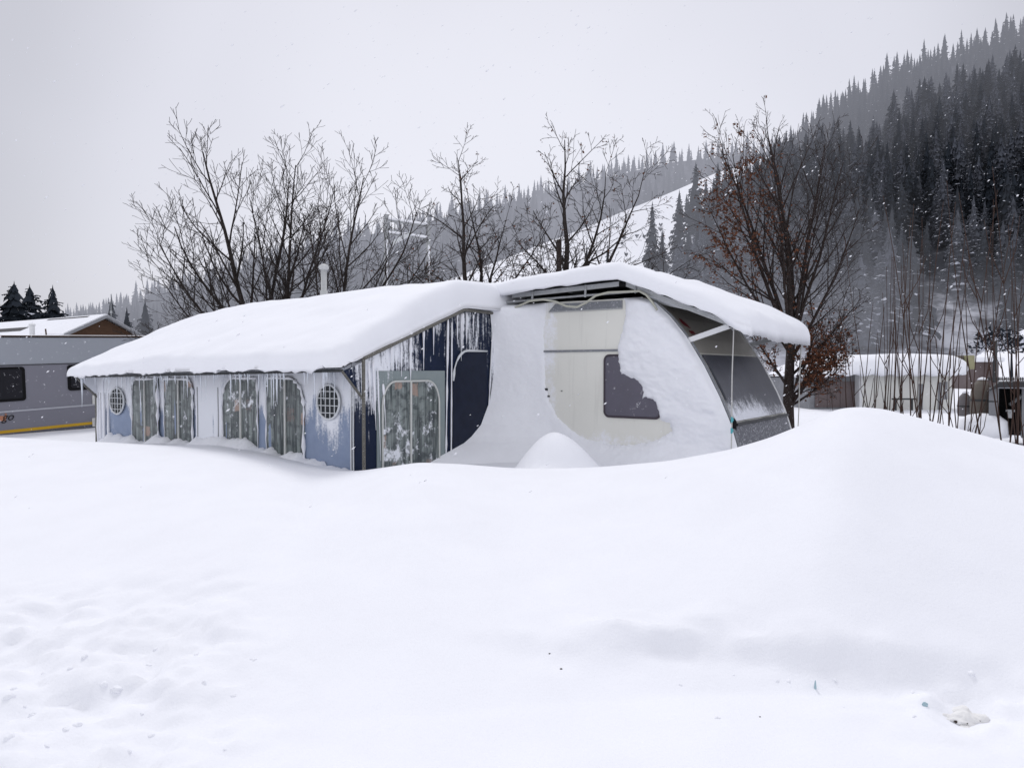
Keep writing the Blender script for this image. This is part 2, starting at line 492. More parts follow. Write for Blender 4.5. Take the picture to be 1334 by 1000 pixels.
def ground(x, y):
    x = np.asarray(x, float); y = np.asarray(y, float)
    yy = np.maximum(y, 1.2)
    px = 667 + F * x / yy
    dc = np.interp(px, _fine, _fd)
    zc = EYE - (np.interp(px, _fine, _fy) - HOR) / F * dc
    # in front: trodden roadside level rising into the bank
    road = .43 + .03 * fbm(x * .7, y * .7, 2)
    y0 = 3.05 + .12 * np.sin(x * 1.3)
    s = np.clip((y - y0) / (dc - y0), 0, 1)
    prof = np.sin(s * math.pi / 2) ** 1.15
    zf = road + (zc - road) * prof
    # the cut edge of the plough along the foot of the bank
    edge = sstep(-.5, .4, x) * (1 - .35 * sstep(1.2, 2.6, x))
    lip = 3.55 + .16 * fbm(x * 1.1, x * 0 + 3, 5) - .16 * x
    zf = zf + edge * .05 * sstep(lip - .06, lip + .10, y) * (1 - sstep(lip + .1, lip + 1.5, y))
    # soft wind ripples and swales
    zf = zf + .035 * fbm(x * .55 + 3, y * .8, 11, 3) * sstep(0, .3, s) * (1 - sstep(.75, 1, s))
    # trodden, lumpy patch low on the left
    rg = sstep(-.55, -1.5, x + .35 * (y - 2.8)) * (1 - sstep(3.6, 4.6, y)) + .22 * sstep(.9, 1.6, x) * (1 - sstep(3.1, 3.7, y))
    lump = np.abs(fbm(x * 2.5, y * 3.6, 21, 4)) * .13 + .035 * fbm(x * 9, y * 9, 25, 3) + .05 * np.maximum(fbm(x * 6, y * 8, 27, 3) - .12, 0)
    zf = zf + rg * (lump - .04)
    # broken edge blocks and scuffs along the plough cut, lower right
    row = HOR + (EYE - zf) / yy * F
    b2 = np.exp(-((row - (800 + .13 * (px - 600) + 20 * np.sin(px / 90))) / 34) ** 2) * sstep(620, 800, px)
    blk = np.abs(fbm(x * 1.6, y * 2.6, 61, 3)) * .12 + .045 * np.abs(fbm(x * 6, y * 7, 63, 3)) + .10 * np.maximum(fbm(x * 3.2, y * 5, 67, 3) - .18, 0)
    zf = zf + b2 * (blk - .03)
    pit = np.hypot((px - 1262) / 42, (row - 935) / 26)
    zf = zf + np.where(pit < 2, -.035 * np.exp(-pit ** 2 * 1.3) + .03 * np.exp(-((pit - 1.2) / .35) ** 2) * (.6 + fbm(x * 9, y * 9, 65, 3)), 0)
    # behind the crest
    zb = np.interp(px, [-400, 60, 120, 135, 200, 280, 340, 400, 470, 560, 700, 960, 1040, 1100, 1300, 1500],
                   [.70, .68, .72, .78, .86, .93, .90, .82, .76, .74, .74, .74, .72, .60, .62, .62])
    zb = zb + (np.interp(px, [0, 130, 300, 900], [.40, .42, .6, .62]) - zb) * sstep(10.5, 14.5, y)
    w = np.interp(px, [0, 120, 300, 430, 560, 900, 1100, 1300], [2.2, 1.3, .9, .75, .9, .9, 1.3, 1.2])
    zr = zb + (zc - zb) * np.exp(-(np.maximum(y - dc, 0) / w) ** 2)
    # drift blown up into a small heap beside the caravan
    mx, my = at(722, 560, 7.5).xy
    ax = x - mx; ay = y - my
    sx = np.where(ax < 0, .50, .46)
    zr = np.maximum(zr, -.2 + .9 * np.exp(-(ax ** 2 + ay ** 2) / 1.1 ** 2) + .25 * np.exp(-(np.abs((ax + .05 * np.sin(y * 5)) / sx) ** 1.8) - (ay / .5) ** 2) + .25 * np.exp(-np.where(ax < 0, (ax / .46) ** 2, np.abs(ax / 1.25) ** 1.6) - (ay / .6) ** 2))
    z = np.where(y < dc, zf, zr)
    far = sstep(40, 120, np.hypot(x, y))
    z = z * (1 - far) + .3 * far + .02 * fbm(x * .4, y * .4, 31) * sstep(9, 12, y)
    return z


def axis(dense, a, b, step, lim, grow=1.16):
    c = [dense[0]]
    while c[-1] < dense[1]: c.append(c[-1] + step)
    s = step
    c2 = [c[-1]]
    while c2[-1] < b:
        s = min(s * grow, lim); c2.append(c2[-1] + s)
    s = step; c1 = [c[0]]
    while c1[-1] > a:
        s = min(s * grow, lim); c1.append(c1[-1] - s)
    return np.array(c1[:0:-1] + c + c2[1:])


def build_ground():
    xs = axis((-2.4, 2.9), -9, 9, .028, .07, 1.05)
    xs = np.concatenate([-9 - np.geomspace(.1, 1200, 40)[::-1], xs, 9 + np.geomspace(.1, 1200, 40)])
    ys = axis((2.3, 4.2), 0.0, 11, .028, .06, 1.04)
    ys = np.concatenate([-np.geomspace(.2, 60, 14)[::-1], ys, ys[-1] + np.geomspace(.1, 1500, 60)])
    X, Y = np.meshgrid(xs, ys)
    o = mesh_np('snow_ground', np.stack([X, Y, ground(X, Y)], -1).reshape(-1, 3), quads(len(ys), len(xs)), M['snow'])
    tag(o, 'smooth deep snow bank and snow covered ground', kind='structure')


build_ground()


# ------------------------------------------------------------------ hills
def hill(name, pxs, skyline, d0, d1, mat, label, base_z=-3.0, bulge=1.0, n=40, rough=2.0, seed=0):
    P = np.array(pxs); S = np.linspace(0, 1.25, n)
    px, s = np.meshgrid(P, S)
    ysky = interp(skyline, px)
    d = d0 + (d1 - d0) * s
    ztop = EYE + (HOR - ysky) / F * d1
    sc = np.minimum(s, 1)
    z = base_z + (ztop - base_z) * sc ** bulge - np.maximum(s - 1, 0) * 120
    x = (px - 667) / F * d
    z = z + rough * fbm(x * .02, d * .02, seed) * (1 - .6 * sc)
    V = np.stack([x, d, z], -1)
    o = mesh_np(name, V.reshape(-1, 3), quads(n, len(P)), mat)
    tag(o, label, kind='structure')

    def where(p, t):
        ys = float(interp(skyline, p)); dd = d0 + (d1 - d0) * t
        zt = EYE + (HOR - ys) / F * d1
        xx = (p - 667) / F * dd
        zz = base_z + (zt - base_z) * t ** bulge + rough * float(fbm(xx * .02, dd * .02, seed)) * (1 - .6 * t)
        return Vector((xx, dd, zz))
    return where


SK_A = [(-400, 450), (0, 432), (60, 428), (100, 420), (140, 408), (180, 396), (250, 372), (330, 346), (440, 316), (560, 288), (680, 260), (780, 234), (870, 213), (950, 204), (1060, 195), (1500, 150)]
SK_B = [(-400, 481), (480, 479), (560, 374), (620, 350), (690, 325), (780, 290), (880, 248), (930, 226), (1000, 205), (1300, 200)]
SK_C = [(835, 476), (862, 400), (880, 330), (900, 292), (960, 262), (1040, 225), (1100, 216), (1140, 196), (1200, 160), (1260, 140), (1334, 112), (1600, 30), (1900, 0)]
SK_D = [(960, 300), (1000, 225), (1065, 163), (1150, 110), (1250, 74), (1334, 46), (1600, -50), (1900, -90)]
wA = hill('far_hill', np.arange(-400, 1400, 12), SK_A, 450, 850, M['far_floor'], 'distant wooded ridge fading into snow haze', seed=1)
wB = hill('ski_slope', np.arange(440, 1300, 8), SK_B, 130, 420, M['slope_snow'], 'open white ski slope between the forests', bulge=.92, rough=3.0, seed=2)
wC = hill('forest_hill', np.arange(835, 1900, 10), SK_C, 110, 330, M['forest_floor'], 'steep dark wooded hillside on the right', bulge=1.1, rough=1.5, seed=3)
wD = hill('upper_hill', np.arange(960, 1900, 12), SK_D, 350, 560, M['far_floor'], 'upper wooded ridge above the right hillside', base_z=60, seed=4)


# ------------------------------------------------------------------ spruces
def spruce(rng, H=22.0, Rb=3.4, nbr=190, snowy=.35, bare=.05, hang=1.0):
    """crown of drooping boughs round a ragged dark core; slots: needles, snow, bark"""
    m = MB(); k = H / 22.0
    n, sd = 12, 8
    for a in range(n):
        t0, t1 = a / n, min(1, (a + 1.25) / n)
        ro = Rb * .62 * (1 - t0) ** .75 + .05 * k; ri = Rb * .22 * (1 - t1) ** .9 + .02 * k
        z0, z1 = H * (bare + (1 - bare) * t0), H * (bare + (1 - bare) * t1)
        for q in range(sd):
            g0, g1 = 6.283 * q / sd + a, 6.283 * (q + 1) / sd + a
            rr = ro * rng.uniform(.75, 1.2); zz = z0 - rng.uniform(0, .8) * k
            gm = (g0 + g1) / 2
            m.face([(ri * math.cos(g0), ri * math.sin(g0), z1), (rr * math.cos(g0), rr * math.sin(g0), zz), (rr * 1.12 * math.cos(gm), rr * 1.12 * math.sin(gm), zz - .5 * k), (rr * math.cos(g1), rr * math.sin(g1), zz + .2 * k), (ri * math.cos(g1), ri * math.sin(g1), z1)])
    for b in range(nbr):
        t = rng.random()
        if rng.random() > 1.12 - t: t *= rng.random()
        t = min(t, .985)
        z = H * (bare + (1 - bare) * t)
        L = (Rb * (1 - t) ** .72 + .18 * k) * rng.uniform(.62, 1.2)
        a = rng.random() * 6.283; ca, sa = math.cos(a), math.sin(a)
        dr = L * rng.uniform(.25, .5) * (1 - .7 * t); wd = L * rng.uniform(.20, .34)
        hl = hang * k * (.35 + .75 * min(1, L / Rb)) * rng.uniform(.7, 1.3)
        def pt(f, side, dz=0.0):
            rr = L * f; zz = z + .12 * L * math.sin(f * 2.3) - dr * f * f - abs(side) * .5 + dz
            return (ca * rr - sa * side, sa * rr + ca * side, zz)
        m.face([pt(.1, 0), pt(.5, -wd), pt(1, 0), pt(.5, wd)])
        for f in (.42, .66, .88):
            sdv = rng.uniform(-.6, .6) * wd
            m.face([pt(f - .17, sdv * .5), pt(f + .15, sdv * .5), pt(f + rng.uniform(-.05, .12), sdv, -hl * rng.uniform(.5, 1.1))])
        for _ in range(int(snowy) + (rng.random() < snowy - int(snowy))):
            f0 = rng.uniform(.2, .55); f1 = f0 + rng.uniform(.25, .5); ws = wd * rng.uniform(.25, .8); e = .07 * k
            m.face([pt(f0, 0, e), pt((f0 + f1) / 2, -ws, e * 1.6), pt(f1, 0, e), pt((f0 + f1) / 2, ws, e * 1.6)], 1)
    m.tube([(0, 0, -2 * k), (0, 0, H * .5), (0, 0, H)], [H * .011, H * .007, .02], 5, 2)
    for q in range(3):
        a = q * 2.1; c, d = math.cos(a) * .22 * k, math.sin(a) * .22 * k
        m.face([(-c, -d, H * .955), (c, d, H * .955), (0, 0, H * 1.03)])
    return m


SPM = [M['needle'], M['needle_snow'], M['spruce_bark']]
rs = random.Random(11)
protos = [spruce(rs, 22, r_, n_, sn) for r_, n_, sn in ((3.2, 200, .8), (4.0, 230, .6), (2.9, 170, 1.0), (4.6, 250, .7), (3.5, 150, 1.2), (3.6, 210, 2.2), (4.3, 220, 1.8))]
lows = [spruce(rs, 22, r_, 46, sn, .05, 1.5) for r_, sn in ((3.4, .3), (4.2, .4), (3.8, .2))]

spots = []       # (where, scale, kind)
for row in range(17):
    t = .10 + .89 * row / 16
    stepx = 15 - 6.5 * t
    p = 850 + rs.random() * 10
    while p < 1420:
        tt = min(1.0, max(.04, t + rs.uniform(-.04, .04)))
        q = p + rs.uniform(-5, 5)
        w = wC(q, tt)
        gy = HOR - (w.z - EYE) / w.y * F
        mist = 1195 < q < 1300 and gy > 330 and rs.random() < .80
        lowgap = gy > 455
        bright = 1120 < q < 1150 and 130 < gy < 210 and rs.random() < .9
        if not (mist or lowgap or bright) and gy < 470:
            sc = rs.uniform(.5, 1.0) * (1.0 if q > 930 else .82)
            spots.append((w, sc, 'C'))
        p += stepx * rs.uniform(.7, 1.3)
nC = len(spots)
for row in range(11):
    t = .45 + .55 * row / 10
    p = 990 + rs.random() * 10
    while p < 1400:
        w = wD(p + rs.uniform(-4, 4), min(1, t + rs.uniform(-.02, .02)))
        spots.append((w, rs.uniform(.5, 1.0), 'D')); p += rs.uniform(5, 11)
for row in range(16):
    t = .12 + .88 * row / 15
    p = 40 + rs.random() * 8
    while p < 1010:
        q = p + rs.uniform(-4, 4)
        w = wA(q, min(1, t + rs.uniform(-.03, .03)))
        gy = HOR - (w.z - EYE) / w.y * F
        wb = float(interp(SK_B, q))
        if gy < wb + 14: spots.append((w, rs.uniform(.6, 1.05) * (1 if row < 15 else rs.uniform(.7, 1.25)), 'A'))
        p += rs.uniform(6, 11)
spots.sort(key=lambda s: s[0].y)
hilltrees = [s for s in spots if s[2] in 'C'][:262]
ids = set(id(s) for s in hilltrees)
rest = [s for s in spots if id(s) not in ids]
pm = []; full_np = []
for i, m in enumerate(protos):
    V = np.array(m.v); T = []; I = []
    for f, k in zip(m.f, m.mi):
        for q in range(1, len(f) - 1): T.append((f[0], f[q], f[q + 1])); I.append(k)
    full_np.append((V, np.array(T), np.array(I) if i < 5 else np.where(np.array(I) == 0, 3, np.array(I))))
    o = m.build('spruce_tree', SPM if i < 5 else [M['needle_frosted']] + SPM[1:]); pm.append(o.data); bpy.data.objects.remove(o)
for i, (w, sc, k) in enumerate(hilltrees):
    px_ = 667 + F * w.x / w.y
    o = bpy.data.objects.new('spruce_tree', pm[(5 + i % 2) if rs.random() < (.88 if px_ < 1100 else .36) else i % 5]); COL.objects.link(o)
    o.location = w; o.rotation_euler = (rs.gauss(0, .025), rs.gauss(0, .025), rs.random() * 6.28); o.scale = (sc * rs.uniform(.85, 1.3),) * 2 + (sc,)
    tag(o, 'dark snow dusted spruce in the dense forest on the right hillside', 'tree', 'spruces on the right hillside')
# the farther woods, one mass
vs, fs3, mi = [], [], []
nv = 0
low_np = []
for m in lows:
    V = np.array(m.v); T = []; I = []
    for f, k in zip(m.f, m.mi):
        for q in range(1, len(f) - 1): T.append((f[0], f[q], f[q + 1])); I.append(k)
    low_np.append((V, np.array(T), np.array(I)))
for i, (w, sc, k) in enumerate(rest):
    V, T, I = low_np[rs.randrange(3)] if k != 'C' else full_np[(5 + i % 2) if rs.random() < .4 else i % 5]
    a = rs.random() * 6.28; c, s = math.cos(a) * sc, math.sin(a) * sc
    X = np.stack([V[:, 0] * c - V[:, 1] * s + w.x, V[:, 0] * s + V[:, 1] * c + w.y, V[:, 2] * sc + w.z], 1)
    vs.append(X); fs3.append(T + nv); mi.append(I); nv += len(V)
fo = mesh_np('distant_forest', np.concatenate(vs), np.concatenate(fs3), M['needle'], False)
fo.data.materials.append(M['needle_snow']); fo.data.materials.append(M['spruce_bark']); fo.data.materials.append(M['needle_frosted'])
fo.data.polygons.foreach_set('material_index', np.concatenate(mi).astype(np.int32))
tag(fo, 'hazy spruce forest covering the distant ridges', 'forest', kind='stuff')


def near_spruce(px, ytop, d, zbase, width, label, seed, snowy=.3, group=None, nbr=230):
    rg = random.Random(seed)
    b = at(px, HOR, d); b.z = zbase
    H = EYE + (HOR - ytop) / F * d - zbase
    root = empty('spruce_tree', b, rg.random() * 6, label, 'tree', group)
    m = spruce(rg, H, width / F * d / 2, nbr, snowy)
    c, t = MB(), MB()
    for f, k in zip(m.f, m.mi): (t if k == 2 else c).face([m.v[q] for q in f], 0 if k == 2 else k)
    c.build('crown', SPM[:2], root); t.build('trunk', SPM[2], root)


near_spruce(20, 369, 62, 1, 120, 'dark spruce behind the grey caravan, furthest left of three', 1, .12)
near_spruce(40, 373, 66, 1, 100, 'dark spruce behind the chalet roof, middle of three on the left', 2, .12)
near_spruce(70, 374, 60, 1, 80, 'narrow dark spruce behind the chalet roof, standing apart at the right of three', 3, .12)
near_spruce(146, 388, 150, -1, 44, 'small grey spruce rising behind the brown gable peak', 4, .2)
near_spruce(190, 393, 160, -1, 46, 'small grey spruce between the brown gable and the awning roof', 5, .2)
near_spruce(166, 402, 140, -1, 36, 'smallest grey spruce just right of the brown gable', 6, .2)
for (px, yt, t, wd, lab, sd) in (
        (849, 265, .30, 26, 'tall slender snow dusted spruce alone on the white ski slope', 21),
        (862, 300, .27, 22, 'shorter spruce close against the tall slender one on the ski slope', 22),
        (884, 250, .30, 30, 'tall dark spruce at the forest edge beside the ski slope', 23),
        (791, 320, .22, 13, 'small lone young spruce low on the white ski slope', 24),
        (905, 214, .42, 34, 'tallest spruce at the upper forest edge beside the ski slope', 25),
        (764, 322, .20, 18, 'squat young spruce just above the canopy snow, on the ski slope', 26),
        (922, 262, .33, 34, 'broad spruce at the forest edge behind the brown leaved branches', 27)):
    w = wB(px, t)
    near_spruce(px, yt, w.y, w.z - .5, wd, lab, sd, .4)
rb = random.Random(5)
for i in range(12):     # low bushes poking out of the ski slope
    px = rb.uniform(800, 880); w = wB(px, rb.uniform(.42, .62)); m = MB()
    for k in range(14):
        a = rb.random() * 6.28; L = rb.uniform(.5, 1.6)
        e = Vector((math.cos(a) * L * .6, math.sin(a) * L * .6, L))
        m.tube([(0, 0, -.3), e * .5, e], [.06, .05, .02], 4)
        m.face([e * .5 + Vector((.3, 0, 0)), e * .6 - Vector((.3, 0, .1)), e])
    o = m.build('bush', M['needle']); o.location = w
    tag(o, 'tiny dark bush poking through the snow of the ski slope', 'bush', 'bushes on the ski slope')


# ------------------------------------------------------------------ bare trees
def grow(m, rg, p, d, L, r, lev, P, tips=None):
    n = 5 if lev >= 2 else 8
    pts, rad = [p.copy()], [r]
    d = d.normalized()
    taper = P['taper'][lev]
    dirs = [d.copy()]
    for i in range(n):
        j = P['wob'][lev]
        d = (d + Vector((rg.gauss(0, j), rg.gauss(0, j), rg.gauss(0, j) + P['up'][lev]))).normalized()
        p = p + d * (L / n)
        pts.append(p.copy()); dirs.append(d.copy()); rad.append(max(P['rmin'], r * (1 - (1 - taper) * (i + 1) / n)))
    m.tube(pts, rad, (7, 6, 5, 4, 3)[lev], 0, lev == 0)
    if tips is not None and lev >= 2: tips.append((pts, lev))
    if lev >= P['levels']: return
    k = P['kids'][lev]; k = int(k) + (rg.random() < k - int(k))
    ga = rg.random() * 6.28
    for c in range(k):
        t = P['from'][lev] + (1 - P['from'][lev]) * (c + rg.random()) / k
        i = min(n - 1, int(t * n)); f = t * n - i
        q = pts[i].lerp(pts[i + 1], f); dd = dirs[min(i + 1, n)]
        ga += 2.4 + rg.uniform(-.5, .5)
        a = dd.orthogonal().normalized(); b = dd.cross(a)
        side = a * math.cos(ga) + b * math.sin(ga)
        ang = R(rg.uniform(*P['ang'][lev]))
        cl = L * P['ratio'][lev] * (1 - .55 * t) * rg.uniform(.7, 1.25)
        grow(m, rg, q, dd * math.cos(ang) + side * math.sin(ang), cl, max(P['rmin'], rad[i] * P['rr'][lev]), lev + 1, P, tips)


BASE = dict(levels=4, taper=(.6, .16, .22, .35, .5), wob=(.04, .05, .06, .075, .09), up=(.02, .05, .045, .03, .03), rmin=.0055,
            kids=(5, 9, 6, 3.5), ang=((20, 55), (20, 42), (22, 45), (25, 50)), ratio=(.9, .55, .60, .62), rr=(.62, .5, .5, .6))
BASE['from'] = (.45, .15, .15, .2)


def bare_tree(base, leaders, seed, label, P, mat, trunk_h, trunk_r, lean=(0, 0), group=None, name='bare_tree', leaves=None, cat='tree', ytop=None, sx=1.0):
    rg = random.Random(seed)
    root = empty(name, base, 0, label, cat, group)
    tr, br = MB(), MB(); tips = []
    top = Vector((lean[0], lean[1], trunk_h))
    pts = [Vector((0, 0, -.5)), top * .5 + Vector((rg.uniform(-.05, .05), 0, 0)), top]
    tr.tube(pts, [trunk_r * 1.25, trunk_r, trunk_r * .8], 9)
    for (dx, dy, L, rf, f) in leaders:
        s0 = top * f
        grow(br, rg, s0, Vector((dx, dy, 1)), L, trunk_r * rf, 1, P, tips)
    if ytop is not None:
        b_ = Vector(base); zm = max(v[2] for v in br.v)
        k_ = (EYE + (HOR - ytop) / F * b_.y - b_.z) / zm
        for q in (tr, br): q.v = [(v[0] * k_ * sx, v[1] * k_ * sx, v[2] * k_) for v in q.v]
        tips = [([Vector((v.x * k_ * sx, v.y * k_ * sx, v.z * k_)) for v in pts], lev) for pts, lev in tips]
    tr.build('trunk', mat, root, smooth=True); br.build('branches', mat, root, smooth=True)
    if leaves:
        lf = MB(); cnt = 0
        for pts, lev in tips:
            for q in range(1, len(pts)):
                wp = Vector(base) + pts[q]
                pr = leaves(wp)
                k = int(pr) + (rg.random() < pr - int(pr))
                for _ in range(k):
                    c = pts[q - 1].lerp(pts[q], rg.random()) + Vector((rg.gauss(0, .02), rg.gauss(0, .02), -.03))
                    s = rg.uniform(.018, .036)
                    a = Vector((rg.gauss(0, 1), rg.gauss(0, 1), rg.gauss(0, .5))).normalized(); b = a.cross(Vector((rg.gauss(0, 1), rg.gauss(0, 1), rg.gauss(0, 1)))).normalized()
                    lf.face([c, c + a * s + b * s * .5 - Vector((0, 0, .01)), c + a * s * 2.0, c + a * s - b * s * .5]); cnt += 1
        lf.build('leaves', M['leaf'], root)
    return root


def gpt(px, d, z=None):
    p = at(px, HOR, d); p.z = float(ground(p.x, p.y)) - .1 if z is None else z
    return p


PL = dict(BASE, up=(.02, .075, .075, .06, .05), kids=(0, 10, 5.5, 2.8), rmin=.0054)
PL = dict(BASE, up=(.02, .07, .07, .055, .05), kids=(0, 12, 6.5, 3.2), rmin=.0062, taper=(.6, .22, .30, .42, .55), rr=(.62, .5, .55, .64), ratio=(.9, .50, .58, .62), ang=((20, 55), (22, 48), (22, 48), (25, 52)))
bare_tree(gpt(348, 17.5), [(-.75, .1, 5.2, .46, .85), (-.32, -.1, 6.3, .62, 1), (.10, .1, 5.6, .45, 1), (-1.5, -.2, 4.9, .42, .75), (-2.4, .1, 4.5, .36, .6), (-3.4, .3, 3.6, .28, .5), (.45, -.3, 4.6, .36, .95)], 5,
          'wide bare tree above the awning roof, its limbs reaching far to the left', PL, M['bark'], 2.4, .15, (-.1, 0), 'bare trees behind the awning', ytop=166, sx=1.12)
bare_tree(gpt(373, 17.0), [(.02, 0, 6.2, .62, 1), (-.34, .2, 5.2, .42, 1), (.34, .1, 5.6, .46, 1), (.9, .0, 4.2, .36, .8), (-.9, .3, 4.0, .34, .8), (1.5, -.1, 3.4, .28, .6)], 8,
          'upright bare tree above the awning roof, just left of the flue pipe', PL, M['bark'], 2.7, .135, (.0, 0), 'bare trees behind the awning', ytop=158)
bare_tree(gpt(425, 16.5), [(.30, 0, 5.9, .56, 1), (.70, .2, 5.4, .48, 1), (1.25, .1, 4.8, .42, .85), (2.0, .0, 4.3, .36, .7), (3.0, .1, 3.6, .28, .55), (-.2, .2, 4.6, .34, 1), (-.9, .2, 3.2, .28, .7)], 14,
          'bare tree above the awning roof leaning right, just right of the flue pipe', PL, M['bark'], 2.3, .13, (.12, 0), 'bare trees behind the awning', ytop=172, sx=1.12)
PM = dict(BASE, up=(.02, .06, .04, .01, .0), wob=(.04, .10, .09, .09, .09), taper=(.6, .10, .22, .35, .5), kids=(0, 13, 6, 2.8), rmin=.0048, ang=((20, 55), (32, 62), (28, 55), (28, 55)), ratio=(.9, .42, .55, .6))
few = lambda w: .045
bare_tree(gpt(632, 15.5), [(-.42, 0, 4.3, .8, 1), (-.10, .1, 3.6, .6, 1), (.12, -.1, 3.2, .5, 1), (-.75, .2, 3.1, .5, .8), (.35, .1, 3.6, .45, .85), (-1.3, 0, 2.7, .35, .7)], 4,
          'slim bare tree with several stems behind the join of awning and canopy', PM, M['bark'], 2.0, .095, (-.1, 0), 'bare trees behind the awning', leaves=few, ytop=172)
PM2 = dict(PM, kids=(0, 13, 6, 3.0))
bare_tree(gpt(732, 14.5), [(-.02, 0, 4.6, .85, 1), (.42, .1, 4.2, .6, 1), (.75, .1, 4.4, .55, 1), (1.15, .0, 3.7, .5, .8), (1.9, .1, 3.2, .45, .65), (-.35, .2, 2.8, .4, .9), (-.9, 0, 2.2, .35, .75)], 9,
          'dark bare tree with a tall bent leader behind the canopy snow', PM2, M['bark'], 2.0, .11, (.12, 0), 'bare trees behind the awning', leaves=few, ytop=158)
# cut stump and shoots between the two
rt = random.Random(2)
root = empty('coppiced_shrub', gpt(690, 14.2), 0, 'low coppiced shrub with thin shoots between the two bare trees', 'shrub')
m = MB(); m.tube([(0, 0, -.3), (0, 0, 1.5), (.02, 0, 2.75)], [.13, .11, .10], 8); m.tube([(.2, 0, -.3), (.32, 0, 1.4), (.36, 0, 2.6)], [.08, .07, .07], 8)
m.build('trunk', M['bark_r'], root, smooth=True)
m = MB()
for k in range(26):
    a = rt.uniform(-1.1, 1.1)
    grow(m, rt, Vector((rt.uniform(-.1, .3), rt.uniform(-.15, .15), rt.uniform(1.3, 2.5))), Vector((math.sin(a), rt.uniform(-.4, .4), .9)), rt.uniform(.9, 2.0), .014, 2, PM, None)
m.build('branches', M['bark'], root)
# thin post by the tree
o = MB(); o.tube([(0, 0, -.5), (0, 0, 3.75)], [.055, .05], 8); o = o.build('wooden_post', M['bark_r']); o.location = gpt(728, 13.9)
tag(o, 'thin upright wooden post standing against the dark bare tree', 'post')


def brown(w):
    px = 667 + F * w.x / w.y; py = HOR - F * (w.z - EYE) / w.y
    low = math.exp(-((px - 1055) / 48) ** 2 - ((py - 465) / 45) ** 2) * .75
    upl = math.exp(-((px - 950) / 45) ** 2 - ((py - 285) / 75) ** 2) * 1.3
    return low * .8 + upl + .16 * (py > 300) * (px < 1060)


PR = dict(BASE, up=(.02, .05, .04, .02, .01), kids=(0, 13, 5.0, 2.2), rmin=.0044, ang=((20, 55), (18, 42), (25, 50), (28, 55)), ratio=(.9, .46, .55, .55), taper=(.7, .16, .22, .35, .5))
bare_tree(gpt(1030, 12.0, .5), [(-.05, 0, 4.7, .6, 1), (.08, .1, 4.8, .52, 1), (-.2, .1, 4.5, .48, 1), (-.40, 0, 4.3, .45, 1), (.2, 0, 4.5, .48, 1), (.40, .1, 4.2, .42, .95), (-.62, .1, 3.6, .36, .9), (.62, -.1, 3.5, .36, .85), (-.12, -.2, 4.0, .36, .9), (.3, .25, 3.9, .34, .9),
                             (1.4, .2, 2.4, .3, .7), (1.2, -.3, 1.9, .3, .5), (-.8, -.3, 1.8, .3, .55), (.9, .4, 1.9, .3, .45), (1.6, 0, 1.7, .28, .5), (.2, -.5, 1.8, .28, .5), (1.5, -.5, 1.6, .28, .42), (.5, -.8, 1.5, .26, .42)], 31,
          'many stemmed beech holding dead brown leaves beside the caravan front', PR, M['bark_r'], 2.3, .115, (0, 0), leaves=brown, ytop=120, sx=.95)

# willow shoots behind the snow bank on the right
rw = random.Random(12)
for (px, d, n, hmax, lab) in ((1118, 9.0, 7, 2.2, 'thin willow clump with short shoots beside the beech'),
                              (1156, 8.6, 8, 3.2, 'willow clump rising in front of the cream cabin, left of two there'),
                              (1190, 8.3, 11, 3.4, 'densest willow clump in front of the cream cabin'),
                              (1218, 8.0, 8, 3.2, 'willow clump leaning right in front of the end of the cream cabin'),
                              (1247, 7.8, 9, 2.7, 'tangled willow clump beside the domed covers'),
                              (1330, 8.2, 13, 3.9, 'tall willow clump in front of the dark open shed')):
    b = gpt(px, d)
    root = empty('willow_shrub', b, 0, lab, 'shrub', 'willow clumps behind the snow bank')
    st = MB()
    for k in range(n):
        H = hmax * rw.uniform(.55, 1.0); lx = rw.gauss(0, .20) * H * .55; ly = rw.gauss(0, .1) * H
        bx = rw.gauss(0, .16); by = rw.gauss(0, .2)
        P = []
        for i in range(7):
            t = i / 6
            P.append(Vector((bx + lx * t ** .8 + .03 * math.sin(t * 5 + k), by + ly * t, -.3 + (H + .3) * t)))
        r0 = rw.uniform(.006, .0115)
        st.tube(P, [max(.0028, r0 * (1 - .75 * i / 6)) for i in range(7)], 5)
        for q in range(rw.choice((0, 0, 1, 1, 2))):
            i = rw.randint(2, 4); s = rw.choice((-1, 1))
            e = P[i] + Vector((s * rw.uniform(.08, .25), 0, rw.uniform(.4, .8) * H * .3))
            st.tube([P[i], P[i].lerp(e, .5) + Vector((s * .04, 0, 0)), e], [.005, .004, .0025], 4)
    for k in range(3 if px > 1230 else 1):     # broken shoots lying over
        a = rw.choice((-1, 1)); L = rw.uniform(.6, 1.3)
        st.tube([Vector((0, 0, 0)), Vector((a * L * .5, -.1, .35)), Vector((a * L, -.25, .18))], [.009, .007, .004], 5)
    st.build('shoots', M['bark_red'], root)

# ------------------------------------------------------------------ awning tent
U0 = -5.52                        # left end of the front wall
off = (-2.7, 0, 0)
AW = framed('awning_tent', off, 'blue caravan awning caked in rime and icicles under a thick snow roof', 'awning')


def roof_z(u, v):
    e = .10 * np.clip(-np.asarray(u, float) / 5.52, 0, 1)
    v = np.maximum(np.asarray(v, float), -.3)
    return 1.83 - e + np.where(v < 1.63, (v + .3) * .372, 1.93 * .372) + 0 * v


def fz(u): return float(roof_z(u, 0)) - .01


# front wall fabric
m = MB()
us = np.linspace(U0, 0, 60); zs = np.linspace(.25, 1, 24)
P = np.zeros((24, 60, 3))
for j, u in enumerate(us):
    top = fz(u)
    for i, s in enumerate(np.linspace(0, 1, 24)):
        z = .25 + (top - .25) * s
        P[i, j] = (u, -.012 * math.sin(u * 7) * math.sin(s * 3.14) + .01 * math.sin(u * 23 + s * 4), z)
m.grid(P); m.build('front_wall', M['front'], AW, off, smooth=True)


